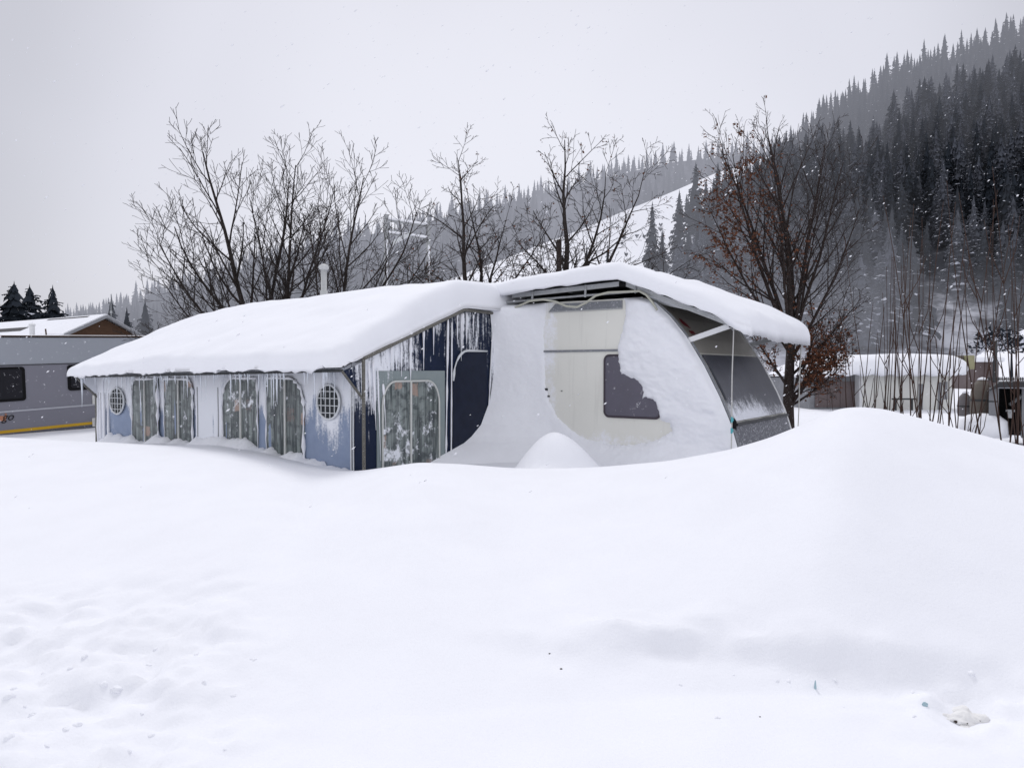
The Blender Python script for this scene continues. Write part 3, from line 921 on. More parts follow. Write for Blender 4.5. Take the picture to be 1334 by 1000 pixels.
def pane(poly2, plane, name, mat, parent, proud, thick=.012, jag=.0, seed=0):
    """flat panel from a 2-D outline on plane 'v' (front) or 'u' (side), lifted proud of it"""
    rg = random.Random(seed); pts = []
    n = len(poly2)
    for i in range(n):
        a, b = poly2[i], poly2[(i + 1) % n]
        L = math.hypot(b[0] - a[0], b[1] - a[1]); k = max(1, int(L / .04)) if jag else 1
        for q in range(k):
            f = q / k
            pts.append((a[0] + (b[0] - a[0]) * f + rg.uniform(-jag, jag), a[1] + (b[1] - a[1]) * f + rg.uniform(-jag, jag)))
    m = MB()
    if plane == 'v': m.prism([(x, -proud, z) for x, z in pts], (0, thick, 0))
    else: m.prism([(proud, x, z) for x, z in pts], (-thick, 0, 0))
    return m.build(name, mat, parent, off)


def arch(x0, x1, z0, z1, rl=.0, rr=.0, n=6):
    p = [(x0, z0), (x1, z0)]
    if rr: p += [(x1 - rr + rr * math.cos(a), z1 - rr * 1.3 + rr * 1.3 * math.sin(a)) for a in np.linspace(0, math.pi / 2, n)]
    else: p += [(x1, z1)]
    if rl: p += [(x0 + rl - rl * math.cos(a), z1 - rl * 1.3 + rl * 1.3 * math.sin(a)) for a in np.linspace(math.pi / 2, 0, n)]
    else: p += [(x0, z1)]
    return p


WIN = [(173, 207, 493, .13, 0), (215, 252, 493, 0, .12), (291, 337, 492, .22, 0), (348, 397, 492, 0, .24)]
for i, (xa, xb, yt, rl, rr) in enumerate(WIN):
    ua, zt = on_v(xa, yt, 0); ub, _ = on_v(xb, yt, 0)
    w = pane(arch(ua, ub, .55, zt, rl, rr), 'v', 'window', M['curtain%d' % i], AW, .016, jag=.008, seed=i)
    zx = on_v((190, 234, 315, 373)[i], yt, 0)[0]
    b = MB(); b.box(zx - .012, zx + .012, -.030, -.016, .5, zt - .01); b.build('zip', M['zip'], w, off)
    b = MB()
    o_ = arch(ua, ub, .55, zt, rl, rr)[1:] + [(ua, .55)]
    rg = random.Random(40 + i)
    o_ = [(p[0] + (q[0] - p[0]) * t / 12, p[1] + (q[1] - p[1]) * t / 12) for p, q in zip(o_[:-1], o_[1:]) for t in range(0, 12, 1 if abs(p[1] - q[1]) > .3 else 6)] + o_[-1:]
    b.tube([(x + rg.uniform(-.008, .008), -.02, z) for x, z in o_], [rg.choice((.004, .007, .012, .02, .026)) for _ in o_], 6); b.build('rime_edge', M['drift'], w, off, smooth=True)
ua = on_v(256, 500, 0)[0]; ub = on_v(289, 500, 0)[0]
d_ = pane(arch(ua, ub, .5, fz(ua) - .05, .05, .05), 'v', 'door', M['white_panel'], AW, .014, jag=.006)
for q in (ua + .04, ub - .06):
    b = MB(); b.tube([(q, -.018, .5), (q + .008, -.018, 1.3), (q, -.018, 1.62)], .007, 5); b.build('zip', M['steel'], d_, off)
for k, (xa, xb, ya, yb) in enumerate(((145, 163, 505, 539), (415, 444, 501, 546))):
    ua, _ = on_v(xa, 520, 0); ub, _ = on_v(xb, 520, 0); uc = (ua + ub) / 2; ru = (ub - ua) / 2
    _, za = on_v((xa + xb) / 2, ya, 0); _, zb_ = on_v((xa + xb) / 2, yb, 0); zc_ = (za + zb_) / 2; rz = (za - zb_) / 2
    el = [(uc + ru * math.cos(a), zc_ + rz * math.sin(a)) for a in np.linspace(0, 6.283, 33)[:-1]]
    w = pane(el, 'v', 'oval_window', M['dark_mesh'], AW, .016)
    b = MB(); b.tube([(x, -.02, z) for x, z in el + el[:1]], .013, 6, cap=False); b.build('frame', M['bars'], w, off, smooth=True)
    b = MB()
    for f in (-.6, -.2, .2, .6):
        h = math.sqrt(1 - f * f)
        b.box(uc + f * ru - .004, uc + f * ru + .004, -.030, -.022, zc_ - rz * h, zc_ + rz * h)
    for f in (-.62, -.2, .22, .62):
        h = math.sqrt(1 - f * f)
        b.box(uc - ru * h, uc + ru * h, -.038, -.031, zc_ + f * rz - .004, zc_ + f * rz + .004)
    b.build('bars', M['bars'], w, off)
# corner strip of navy fabric and its pale piping at the right end of the front wall
us_ = on_v(459, 520, 0)[0]
b = pane([(us_, .3), (-.004, .3), (-.004, fz(0) - .02), (us_, fz(0) - .02)], 'v', 'corner_strip', M['navy'], AW, .014)
for q in (us_, us_ + .035):
    m = MB(); m.tube([(q, -.02, .4), (q, -.022, 1.2), (q + .004, -.02, 1.7)], .009, 5); m.build('piping', M['bars'], b, off)
ul = U0 + .03
b = pane([(U0, .3), (U0 + .2, .3), (U0 + .2, fz(U0) - .02), (U0, fz(U0) - .02)], 'v', 'corner_strip', M['white_panel'], AW, .014)
for q in (U0 + .06, U0 + .13, U0 + .24, U0 + .36):
    m = MB(); m.tube([(q, -.016, .6), (q + .01, -.03, 1.0), (q, -.016, 1.5)], [.012, .022, .008], 6); m.build('ice_streak', M['drift'], b, off, smooth=True)
# side wall with its gable
top = [(0, fz(0)), (1.63, float(roof_z(0, 1.63)) - .01), (2.5, float(roof_z(0, 2.5)) - .01)]
m = MB(); m.prism([(0, v, z) for v, z in [(0, .25), (2.5, .25)] + top[::-1]], (-.01, 0, 0)); m.build('side_wall', M['navy'], AW, off)
# grey green door in the side wall
va, zt = on_u(490, 483, 0); vb, _ = on_u(578.5, 483, 0)
d_ = pane([(va, .3), (vb, .3), (vb, zt), (va, zt)], 'u', 'door', M['door_grey'], AW, .012)
va, zt = on_u(496, 497, 0); vb, _ = on_u(570, 497, 0)
w = pane(arch(va, vb, .3, zt, .2, .2, 8), 'u', 'window', M['curtain4'], d_, .022)
b = MB(); o_ = arch(va, vb, .3, zt, .2, .2, 8); b.tube([(.026, x, z) for x, z in o_[1:] + [(va, .3)]], .011, 6); b.build('frame', M['zip'], w, off)
vz = on_u(533, 500, 0)[0]; b = MB(); b.box(.022, .034, vz - .012, vz + .012, .4, zt); b.build('zip', M['zip'], w, off)
# dark foil window at the back of the side wall
va, zt = on_u(589, 456, 0); vb, _ = on_u(633, 456, 0)
w = pane(arch(va, vb, .4, zt, .28, 0, 8), 'u', 'window', M['navy_light'], AW, .012)
rg = random.Random(3)
b = MB(); o_ = arch(va, vb, .4, zt, .28, 0, 8); b.tube([(.018, x, z) for x, z in o_[2:]], [rg.uniform(.008, .022) for _ in o_[2:]], 6); b.build('frame', M['bars'], w, off, smooth=True)
vc, _ = on_u(640, 450, 0)
pane([(vc, .4), (2.49, .4), (2.49, 2.5), (vc, 2.5)], 'u', 'rime_strip', M['navy_speck'], AW, .014)
for (xa, ya, xb, yb, rr) in ((582, 412, 579, 606, .013), (641.5, 410, 632, 590, .012), (587, 420, 586, 604, .009)):
    pa, pb = on_u(xa, ya, 0), on_u(xb, yb, 0); rg = random.Random(int(xa)); k = 14
    m = MB(); m.tube([(.02, pa[0] + (pb[0] - pa[0]) * i / k, pa[1] + (pb[1] - pa[1]) * i / k) for i in range(k + 1)], [rr * rg.uniform(.5, 1.2) for i in range(k + 1)], 6)
    m.build('iced_seam', M['drift'], AW, off, smooth=True)
# wings under the overhanging roof edge
for u, mt in ((0.0, M['navy']), (U0, M['gusset_white'])):
    e = float(roof_z(u, -.3)); t = fz(u)
    m = MB(); m.prism([(u, -.29, e - .01), (u, -.004, t - .36), (u, -.004, t - .01)], (.012, 0, 0)); wg = m.build('wing', mt, AW, off)
    m = MB(); m.tube([(u + .012, -.30, e), (u + .012, -.01, t - .40)], .013, 6); m.build('edge_rod', M['rail'], wg, off)
# rails and poles
e0, e1 = float(roof_z(0, -.3)), float(roof_z(U0, -.3))
m = MB(); m.tube([(U0 - .02, -.30, e1), (.02, -.30, e0)], .016, 7); m.build('eave_rail', M['dark_rail'], AW, off)
m = MB(); m.tube([(.03, -.02, fz(0) + .02), (.03, 1.63, float(roof_z(0, 1.63)) + .01), (.03, 2.5, float(roof_z(0, 2.5)))], .020, 7); m.build('gable_rail', M['rail'], AW, off)
m = MB(); m.tube([(.018, -.012, .3), (.018, -.012, fz(0) + .03)], .019, 7); m.build('pole', M['rail'], AW, off)
m = MB(); m.tube([(U0 - .01, -.012, .3), (U0 - .01, -.012, fz(U0))], .016, 7); m.build('pole', M['rail'], AW, off)
# fabric roof
m = MB(); uu = np.linspace(U0, 0, 12); vv = np.array([-.30, .4, 1.0, 1.63, 2.5])
m.grid([[(u, v, float(roof_z(u, v)) + .02) for u in uu] for v in vv]); m.build('roof', M['roof_dark'], AW, off)


# ------------------------------------------------------------------ snow slabs
def slab(us, vs, zbase, thick, edge, droop, name, mat, off, label, amp=.03, seed=0, er=.26, cround=.75, shoulder=2.0):
    """a pillow of settled snow: us, vs edges as functions; closed mesh in frame coordinates"""
    n, m_ = 110, 64
    def dense(k):
        t = np.linspace(0, 1, k); return .5 - .5 * np.cos(t * math.pi) * (.55 + .45 * np.abs(np.cos(t * math.pi)))
    A, Bm = dense(n), dense(m_)
    top = np.zeros((n, m_, 3)); bot = np.zeros((n, m_, 3))
    for i, a in enumerate(A):
        for j, b in enumerate(Bm):
            u0, u1 = us(b); v0, v1 = vs(a)
            u = u0 + (u1 - u0) * a; v = v0 + (v1 - v0) * b
            eu = min((u - u0) / edge, (u1 - u) / edge, 1); ev = min((v - v0) / er, (v1 - v) / er, 1)
            rr = math.hypot(1 - eu, 1 - ev)
            if rr > 1 and eu < 1 and ev < 1:
                rr = 1 + (rr - 1) * cround; ku, kv = min(1, (1 - eu) / rr), min(1, (1 - ev) / rr)
                u = u0 + (1 - ku) * edge if u - u0 < u1 - u else u1 - (1 - ku) * edge
                v = v0 + (1 - kv) * er if v - v0 < v1 - v else v1 - (1 - kv) * er
            e = min((u - u0) / edge, (u1 - u) / edge, (v - v0) / er, (v1 - v) / er, 1.0); e = max(e, 0)
            # corner rounding
            eu = min((u - u0) / edge, (u1 - u) / edge, 1); ev = min((v - v0) / er, (v1 - v) / er, 1)
            q = max(0.0, 1 - math.sqrt(max(0, (1 - eu)) ** 2.2 + max(0, (1 - ev)) ** 2.2)) if (eu < 1 and ev < 1) else e
            h = max(0, 1 - (1 - q) ** shoulder) ** (1 / shoulder)
            if shoulder > 2: h *= 1 + .10 * float(fbm(u * 6, v * 6, seed + 5, 3)) * (1 - q)
            zb = zbase(u, v)
            top[i, j] = (u, v, zb + thick(u, v) * h + amp * float(fbm(u * 1.1, v * 1.5, seed, 3)) * h)
            bot[i, j] = (u, v, zb - droop(u, v) * (1 - min(1, q * 3)))
    m = MB(); m.grid(top); m.grid(bot[:, ::-1])
    def skirt(a, b):
        m.grid(np.stack([np.asarray(a), np.asarray(b)]))
    skirt(bot[:, 0], top[:, 0]); skirt(top[:, -1], bot[:, -1]); skirt(top[0], bot[0]); skirt(bot[-1], top[-1])
    o = m.build(name, mat, None, off, smooth=True)
    o.location = W(*off); o.rotation_euler = (0, 0, -TH)
    me = o.data
    import bmesh
    bm = bmesh.new(); bm.from_mesh(me); bmesh.ops.remove_doubles(bm, verts=bm.verts, dist=.0008); bmesh.ops.recalc_face_normals(bm, faces=bm.faces); bm.to_mesh(me); bm.free()
    tag(o, label, 'snow')
    return o


def wig(x, k, s): return float(fbm(x * k, s * 3.3, s, 3))


offS = (-2.7, .5, 2.0)
AS = slab(lambda b: (U0 - .16 - .05 * wig(b * 3, 1, 1), .035 + .03 * wig(b * 9, 1, 2) + .09 * float(sstep(.55, .75, b))),
          lambda a: (-.43 - .05 * wig(a * 14, 1, 3), 3.0),
          lambda u, v: float(roof_z(u, v)) + .03,
          lambda u, v: .315 - .08 * float(sstep(.6, -.3, v)) * (1 + .5 * wig(u * 1.2, 1, 51)) - .10 * float(sstep(-4.0, -5.5, u)) + .05 * float(sstep(.3, 1.4, v)) - .05 * float(sstep(1.9, 3, v)),
          .22, lambda u, v: (.02 + .10 * max(0, wig(u * 2.3, 1, 8)) + .05 * wig(u * 11, 1, 6) + .03 * wig(u * 40, 1, 4)) * float(sstep(.02, -.35, u)) - .012,
          'roof_snow', M['roof_snow'], offS, 'thick rounded slab of snow lying on the awning roof', .06, 3, .24, .75, 2.7)
# icicles and frozen drips from the eave and gable: parts of that snow
ri = random.Random(77)


def icicle(p, L, r, par, offp, bend=0.0):
    m = MB(); n = 6
    m.tube([(p[0] + bend * i / n * L, p[1] + ri.gauss(0, .002), p[2] + .02 - (L + .02) * i / n) for i in range(n + 1)],
           [max(.0015, r * (1 - i / n) ** .8 * ri.uniform(.8, 1.2)) for i in range(n + 1)], 6)
    m.build('icicle', M['ice'], par, offp, smooth=True)


def eave_at(px): return on_v(px, 486, -.30)[0]


icicle((eave_at(107.5) + .02, -.32, e1), .42, .018, AS, offS)
for k in range(72):
    u = U0 + ri.random() ** .9 * 5.45
    icicle((u, -.30, float(roof_z(u, -.3)) - .01), ri.choice((.05, .07, .1, .16, .26, .34)) * ri.uniform(.7, 1.3), ri.uniform(.006, .013), AS, offS)
for px, L in ((165, .24), (171, .3), (205, .32), (209, .36), (214, .3), (253, .18), (258, .2), (313, .16), (337, .2), (343, .3), (430, .3), (436, .42), (425, .22), (448, .28)):
    u = on_v(px, 500, -.03)[0]
    icicle((u, -.032, fz(u) - .03), L * ri.uniform(.9, 1.2), ri.uniform(.010, .018), AS, offS)
for (xa, ya, yb, r) in ((533, 432, 500, .022), (550, 424, 482, .016), (521, 440, 490, .014), (508, 452, 482, .014), (563, 420, 462, .010), (484, 470, 560, .014), (490, 480, 600, .011), (478, 472, 540, .013),
                        (594, 410, 448, .014), (601, 408, 453, .022), (606, 409, 448, .018), (615, 410, 440, .012), (599, 409, 470, .010), (497, 500, 562, .014)):
    pa = on_u(xa, ya, 0); pb = on_u(xa + (4 if xa < 500 else 0), yb, 0)
    m = MB(); n = 9; dv = pb[0] - pa[0]
    m.tube([(.022, pa[0] + dv * i / n, pa[1] + (pb[1] - pa[1]) * i / n) for i in range(n + 1)], [max(.003, r * (1 - i / n) ** .7 * ri.uniform(.6, 1.3)) for i in range(n + 1)], 6)
    m.build('icicle', M['drift'], AS, offS, smooth=True)
# ------------------------------------------------------------------ flue pipe standing out of the awning roof
pf = at(422, 383, 11.1); uf, vf, zf_ = local(pf)
fl = framed('flue_pipe', (uf, vf, zf_ - .45), 'pale rimed flue pipe with a cap rising out of the roof snow', 'flue pipe')
m = MB(); m.lathe((0, 0, 0), [(.055, 0), (.055, .5), (.043, .5), (.043, .83)], 14); m.build('pipe', M['pipe'], fl, smooth=True)
m = MB(); m.lathe((0, 0, .81), [(.045, 0), (.075, .02), (.078, .05), (.06, .075), (.02, .09)], 14); m.build('cap', M['pipe'], fl, smooth=True)

# ------------------------------------------------------------------ caravan
offC = (0, 3.6, 0)
CV = framed('caravan', offC, 'cream touring caravan half buried in snow beside the blue awning', 'caravan')
V0, V1 = 2.5, 4.72
prof = [on_v(x, y, V0) for x, y in ((836, 388), (853, 394), (872, 412), (893, 438), (916, 476), (936, 516), (951, 552), (960, 584), (966, 620))]
prof = [(u, z) for u, z in prof]
ROOF = prof[0][1]
outline = [(-6.6, .3), (-6.6, 2.2), (-6.2, ROOF - .05), (-5.6, ROOF)] + [(1.0, ROOF + .01)] + prof + [(prof[-1][0] - .15, .3)]
m = MB(); m.prism([(u, V0, z) for u, z in outline], (0, V1 - V0, 0)); m.build('body', M['body'], CV, offC)


def prof_u(z):
    return float(np.interp(z, [p[1] for p in prof[::-1]], [p[0] for p in prof[::-1]]))


def front_strip(z0, z1, va, vb, out, name, mat, parent=CV, n=8, bow=.0):
    m = MB(); P = []
    for i in range(n + 1):
        z = z0 + (z1 - z0) * i / n; u = prof_u(z)
        du = prof_u(z - .02) - prof_u(z + .02)
        nx = Vector((.04, 0, du)).normalized()
        P.append([(u + nx.x * out, v, z + nx.z * out) for v in np.linspace(va, vb, 3)])
    m.grid(P)
    for e in (0, -1):
        m.grid([[r[e] for r in P], [(q[e][0] - .03, q[e][1], q[e][2]) for q in P]])
    m.grid([P[0], [(q[0] - .03, q[1], q[2]) for q in P[0]]]); m.grid([P[-1], [(q[0] - .03, q[1], q[2]) for q in P[-1]]])
    return m.build(name, mat, parent, offC, smooth=False)


zwt = on_v(917, 461, V0)[1]; zwb = on_v(952, 553, V0)[1]
front_strip(zwt + .01, ROOF - .01, V0 + .01, V1 - .01, .012, 'front_panel', M['front_top'])
wf = front_strip(zwb + .02, zwt - .02, V0 + .13, V1 - .1, .03, 'front_window', M['glass_front'])
front_strip(.35, zwb - .005, V0 + .05, V1 - .03, .02, 'front_skirt', M['lower_front'])
for v in (V0 + .03, V1 - .03):
    m = MB(); zz = np.linspace(.5, ROOF - .05, 14)
    m.tube([(prof_u(z) + .012, v, z) for z in zz], .022, 6); m.build('edge_trim', M['trim'] if v < 3 else M['steel_white'], CV, offC)
m = MB(); m.tube([(prof_u(zwb) + .045, v, zwb + .004 * math.sin(v * 9)) for v in np.linspace(V0 + .08, V1 - .06, 12)], .017, 6); m.build('window_ledge', M['dark_rail'], wf, offC)
# dark lamp at the lower corner
uq, zq = on_v(949, 552, V0)
m = MB(); m.lathe((uq + .02, V0 + .05, zq - .10), [(.02, 0), (.05, .03), (.055, .12), (.03, .16)], 10); m.build('corner_lamp', M['black'], CV, offC, smooth=True)
# side window
a, b_, c_, e_ = on_v(788, 463, V0), on_v(789, 542, V0), on_v(858, 544, V0), on_v(852, 463, V0)
def rrect(x0, x1, z0, z1, r, n=5):
    p = []
    for cx, cz, a0 in ((x1 - r, z1 - r, 0), (x0 + r, z1 - r, 90), (x0 + r, z0 + r, 180), (x1 - r, z0 + r, 270)):
        p += [(cx + r * math.cos(R(a0 + 90 * i / n)), cz + r * math.sin(R(a0 + 90 * i / n))) for i in range(n + 1)]
    return p
x0, x1, z0, z1 = a[0], c_[0] + .02, b_[1], a[1]
m = MB(); m.prism([(u, V0 - .010, z) for u, z in rrect(x0, x1, z0, z1, .06)], (0, .02, 0)); sw = m.build('side_window', M['plum'], CV, offC)
m = MB(); rp = rrect(x0, x1, z0, z1, .06); m.tube([(u, V0 - .008, z) for u, z in rp + rp[:1]], .014, 6, cap=False); m.build('frame', M['plum_rim'], sw, offC)
# trims on the side
ua, za = on_v(707, 458, V0); ub, zb_ = on_v(806, 456, V0)
m = MB(); m.box(ua - 1.2, ub + .2, V0 - .012, V0 + .01, (za + zb_) / 2 - .012, (za + zb_) / 2 + .014); m.build('side_trim', M['trim'], CV, offC)
ua, za = on_v(716, 405, V0); ub, zb_ = on_v(811, 401, V0)
zm = (za + zb_) / 2
m = MB(); m.prism([(ua, V0 - .014, zm), (ub, V0 - .014, zm), (ub, V0 - .014, zm + .085), (ua + .09, V0 - .014, zm + .085)], (0, .02, 0)); m.build('vent_strip', M['trim'], CV, offC)
m = MB(); m.box(ua, ub, V0 - .02, V0 + .01, zm - .016, zm - .002); m.build('awning_rail', M['steel'], CV, offC)
# small dark marks of the door lock
for x, y, s in ((712, 507, .02), (711, 515, .012), (715, 516, .014), (732, 509, .008)):
    u, z = on_v(x, y, V0); m = MB(); m.box(u - s, u + s, V0 - .012, V0 + .005, z - s * .7, z + s * .7); m.build('lock', M['dark_rail'], CV, offC)
# red emblem on the front panel: a rising wing over two short bars
def front_pt(z, v, out=.02): return Vector((prof_u(z) + out, v, z + out * .6))
ru, rz = prof_u(0), 0
ze = on_v(890, 430, V0)[1]
em = MB()
def epoly(pts): em.prism([front_pt(ze + z, V0 + .20 + v, .018) for v, z in pts], (.004, 0, .003))
epoly([(-.04, .09), (-.015, .135), (.03, .12), (.075, .07), (.10, .02), (.03, .045), (-.02, .05)])
epoly([(-.02, -.01), (.10, -.01), (.105, -.045), (-.01, -.045)])
epoly([(.01, -.06), (.115, -.06), (.11, -.085), (.02, -.085)])
em.build('emblem', M['red'], CV, offC)

# ------------------------------------------------------------------ canopy over the caravan
offK = (1.5, 3.6, 2.4)
VE = 2.40
up_, zp_ = on_v(812, 366, VE); uk, zk = on_v(954, 419, VE)
CN = framed('canopy', offK, 'snow laden steel canopy frame over the caravan, its front sloping down', 'canopy')
z_left = on_v(655, 384, VE)[1]


def can_z(u):
    return float(np.interp(u, [-6, 0, up_, uk, uk + 1], [z_left - .02, z_left, zp_, zk, zk + (zk - zp_) / (uk - up_)]))


VF = V1 + .12
m = MB(); P = [[(u, v, can_z(u) + .015) for v in (VE, VF)] for u in (-6, 0, up_, uk)]
m.grid(P); m.grid([[(q[0], q[1], q[2] + .012) for q in r] for r in P]); m.build('sheet', M['roof_dark'], CN, offK)
def beam(name, a, b, s, mat, par=CN, of=offK):
    a, b = Vector(a), Vector(b); t = (b - a).normalized(); sd = t.cross(Vector((0, 0, 1))).normalized(); un = sd.cross(t)
    m = MB(); w, h = s
    m.prism([a + sd * w + un * h, a - sd * w + un * h, a - sd * w - un * h, a + sd * w - un * h], b - a)
    return m.build(name, mat, par, of)
for v in (VE, VF):
    beam('rafter', (.2, v, can_z(.2) - .03), (up_ - .03, v, zp_ - .03), (.018, .028), M['steel'])
    beam('rafter', (up_ + .03, v, zp_ - .035), (uk, v, zk - .03), (.018, .026), M['steel'])
beam('ridge_beam', (up_, VE - .03, zp_ - .035), (up_, VF, zp_ - .035), (.04, .03), M['black'])
beam('front_beam', (uk, VE - .02, zk - .03), (uk, VF + .02, zk - .03), (.03, .03), M['black'])
for u in (.35, 1.05):
    beam('cross_beam', (u, VE + .01, can_z(u) - .04), (u, VF, can_z(u) - .04), (.03, .03), M['dark_rail'])
beam('rear_light_block', (-.2, VF - .02, can_z(0) - .15), (up_, VF - .02, zp_ - .2), (.01, .16), M['roof_dark'])  # added flap, stops light from the far side so the gap stays dark
# hanging rail under the eave with three hangers
ra = on_v(655, 394, VE - .02); rb_ = on_v(835, 379, VE - .02)
m = MB(); m.tube([(ra[0], VE - .03, ra[1]), (rb_[0], VE - .03, rb_[1])], .013, 6); m.build('hanging_rail', M['steel'], CN, offK)
for x in (695, 764, 829):
    u = on_v(x, 385, VE)[0]; z = np.interp(u, [ra[0], rb_[0]], [ra[1], rb_[1]])
    m = MB(); m.tube([(u, VE - .03, z - .02), (u, VE - .02, can_z(u))], .014, 6); m.build('hanger', M['steel'], CN, offK)
# struts from the caravan front to the canopy corners
zs_ = on_v(903, 443, V0)[1]
for v, mt in ((V0 + .02, M['steel_white']), (V1 - .02, M['steel'])):
    beam('strut', (prof_u(zs_) + .0, v, zs_), (uk - .02, VE if v < 3 else VF, zk - .04), (.010, .028), mt)
# pale panel under the slope
m = MB(); m.prism([(up_ + .25, VE + .05, can_z(up_ + .25) - .06), (up_ + .75, VE + .05, can_z(up_ + .75) - .055), (up_ + .28, VE + .25, can_z(up_ + .28) - .13)], (0, .01, -.006)); m.build('gusset_plate', M['bars'], CN, offK)
# tie ropes at both front corners
for (xa, ya, xb, yb, v, lab) in ((955.5, 421, 952, 600, VE, 'pale tie rope with turquoise knots hanging from the near canopy corner'), (1044.5, 431, 1039, 566, VF, 'pale tie rope hanging from the far canopy corner')):
    dp = W(uk, v).y
    a, b = at(xa, ya, dp), at(xb, yb, dp)
    o = empty('tie_rope', b, 0, lab, 'rope')
    m = MB(); n = 8; m.tube([(a - b) * (i / n) + Vector((.004 * math.sin(i), 0, 0)) for i in range(n + 1)], .0065, 6); m.build('rope', M['rope'], o)
    if v == VE:
        for f in (.22, .30): 
            q = (a - b) * f; m = MB(); m.tube([q - Vector((0, 0, .03)), q + Vector((.008, 0, 0)), q + Vector((0, 0, .03))], [.009, .016, .008], 6); m.build('knot', M['teal'], o)
        q = (a - b) * .97; m = MB()
        m.tube([q + Vector((.018 * math.cos(t), 0, .03 * math.sin(t))) for t in np.linspace(0, 6.283, 11)], .006, 5, cap=False); m.build('hook', M['steel'], o)
# hose looping below the canopy
hp = [(640, 407), (668, 402), (690, 392), (708, 390), (724, 393), (738, 399), (752, 400), (764, 394), (776, 385), (792, 381), (815, 380), (833, 379), (842, 384), (850, 394), (856, 404)]
P = [(lambda q: Vector((q[0], VE - .06, q[1])))(on_v(x, y, VE - .06)) for x, y in hp]
ho = framed('hose', (P[0].x, VE - .06, P[0].z), 'pale hose looping along the canopy rail above the caravan side', 'hose')
m = MB(); m.tube(P, .014, 8); m.build('tube', M['hose'], ho, (P[0].x, VE - .06, P[0].z), smooth=True)

offT = (1.0, 3.6, 2.7)
slab(lambda b: (-5.8, uk + .21 + .05 * wig(b * 5, 1, 12)),
     lambda a: (VE - .15 - .05 * wig(a * 16, 1, 14), VF + .15),
     lambda u, v: can_z(u) + .03,
     lambda u, v: .20 - .04 * float(sstep(.8, -.6, u)) - .055 * float(sstep(2.0, 3.1, u)) + .05 * wig(u * 1.4, 1, 77), .24,
     lambda u, v: .015 + .06 * max(0, wig(u * 4.2, 1, 19)) + (.05 * float(sstep(.7, .2, u)) if v < 3 else .03) + .07 * float(sstep(uk - .15, uk + .1, u)) + .02 * wig(u * 22 + v * 20, 1, 20),
     'canopy_snow', M['roof_snow'], offT, 'smooth snow slab lying on the canopy, hanging over its front edge', .055, 9, .22, .45, 2.3)

# ------------------------------------------------------------------ snow packed against the caravan side
BARE = [(713, 385), (712, 397), (709, 430), (710, 500), (716, 525), (727, 546), (745, 561), (765, 572), (800, 580), (830, 580), (858, 573), (876, 562), (872, 551), (860, 548),
        (858, 536), (855, 527), (850, 521), (843, 518), (836, 520), (838, 510), (834, 500), (826, 494), (816, 490), (809, 483), (805, 470), (804, 452), (811, 432), (815, 410), (813, 385)]


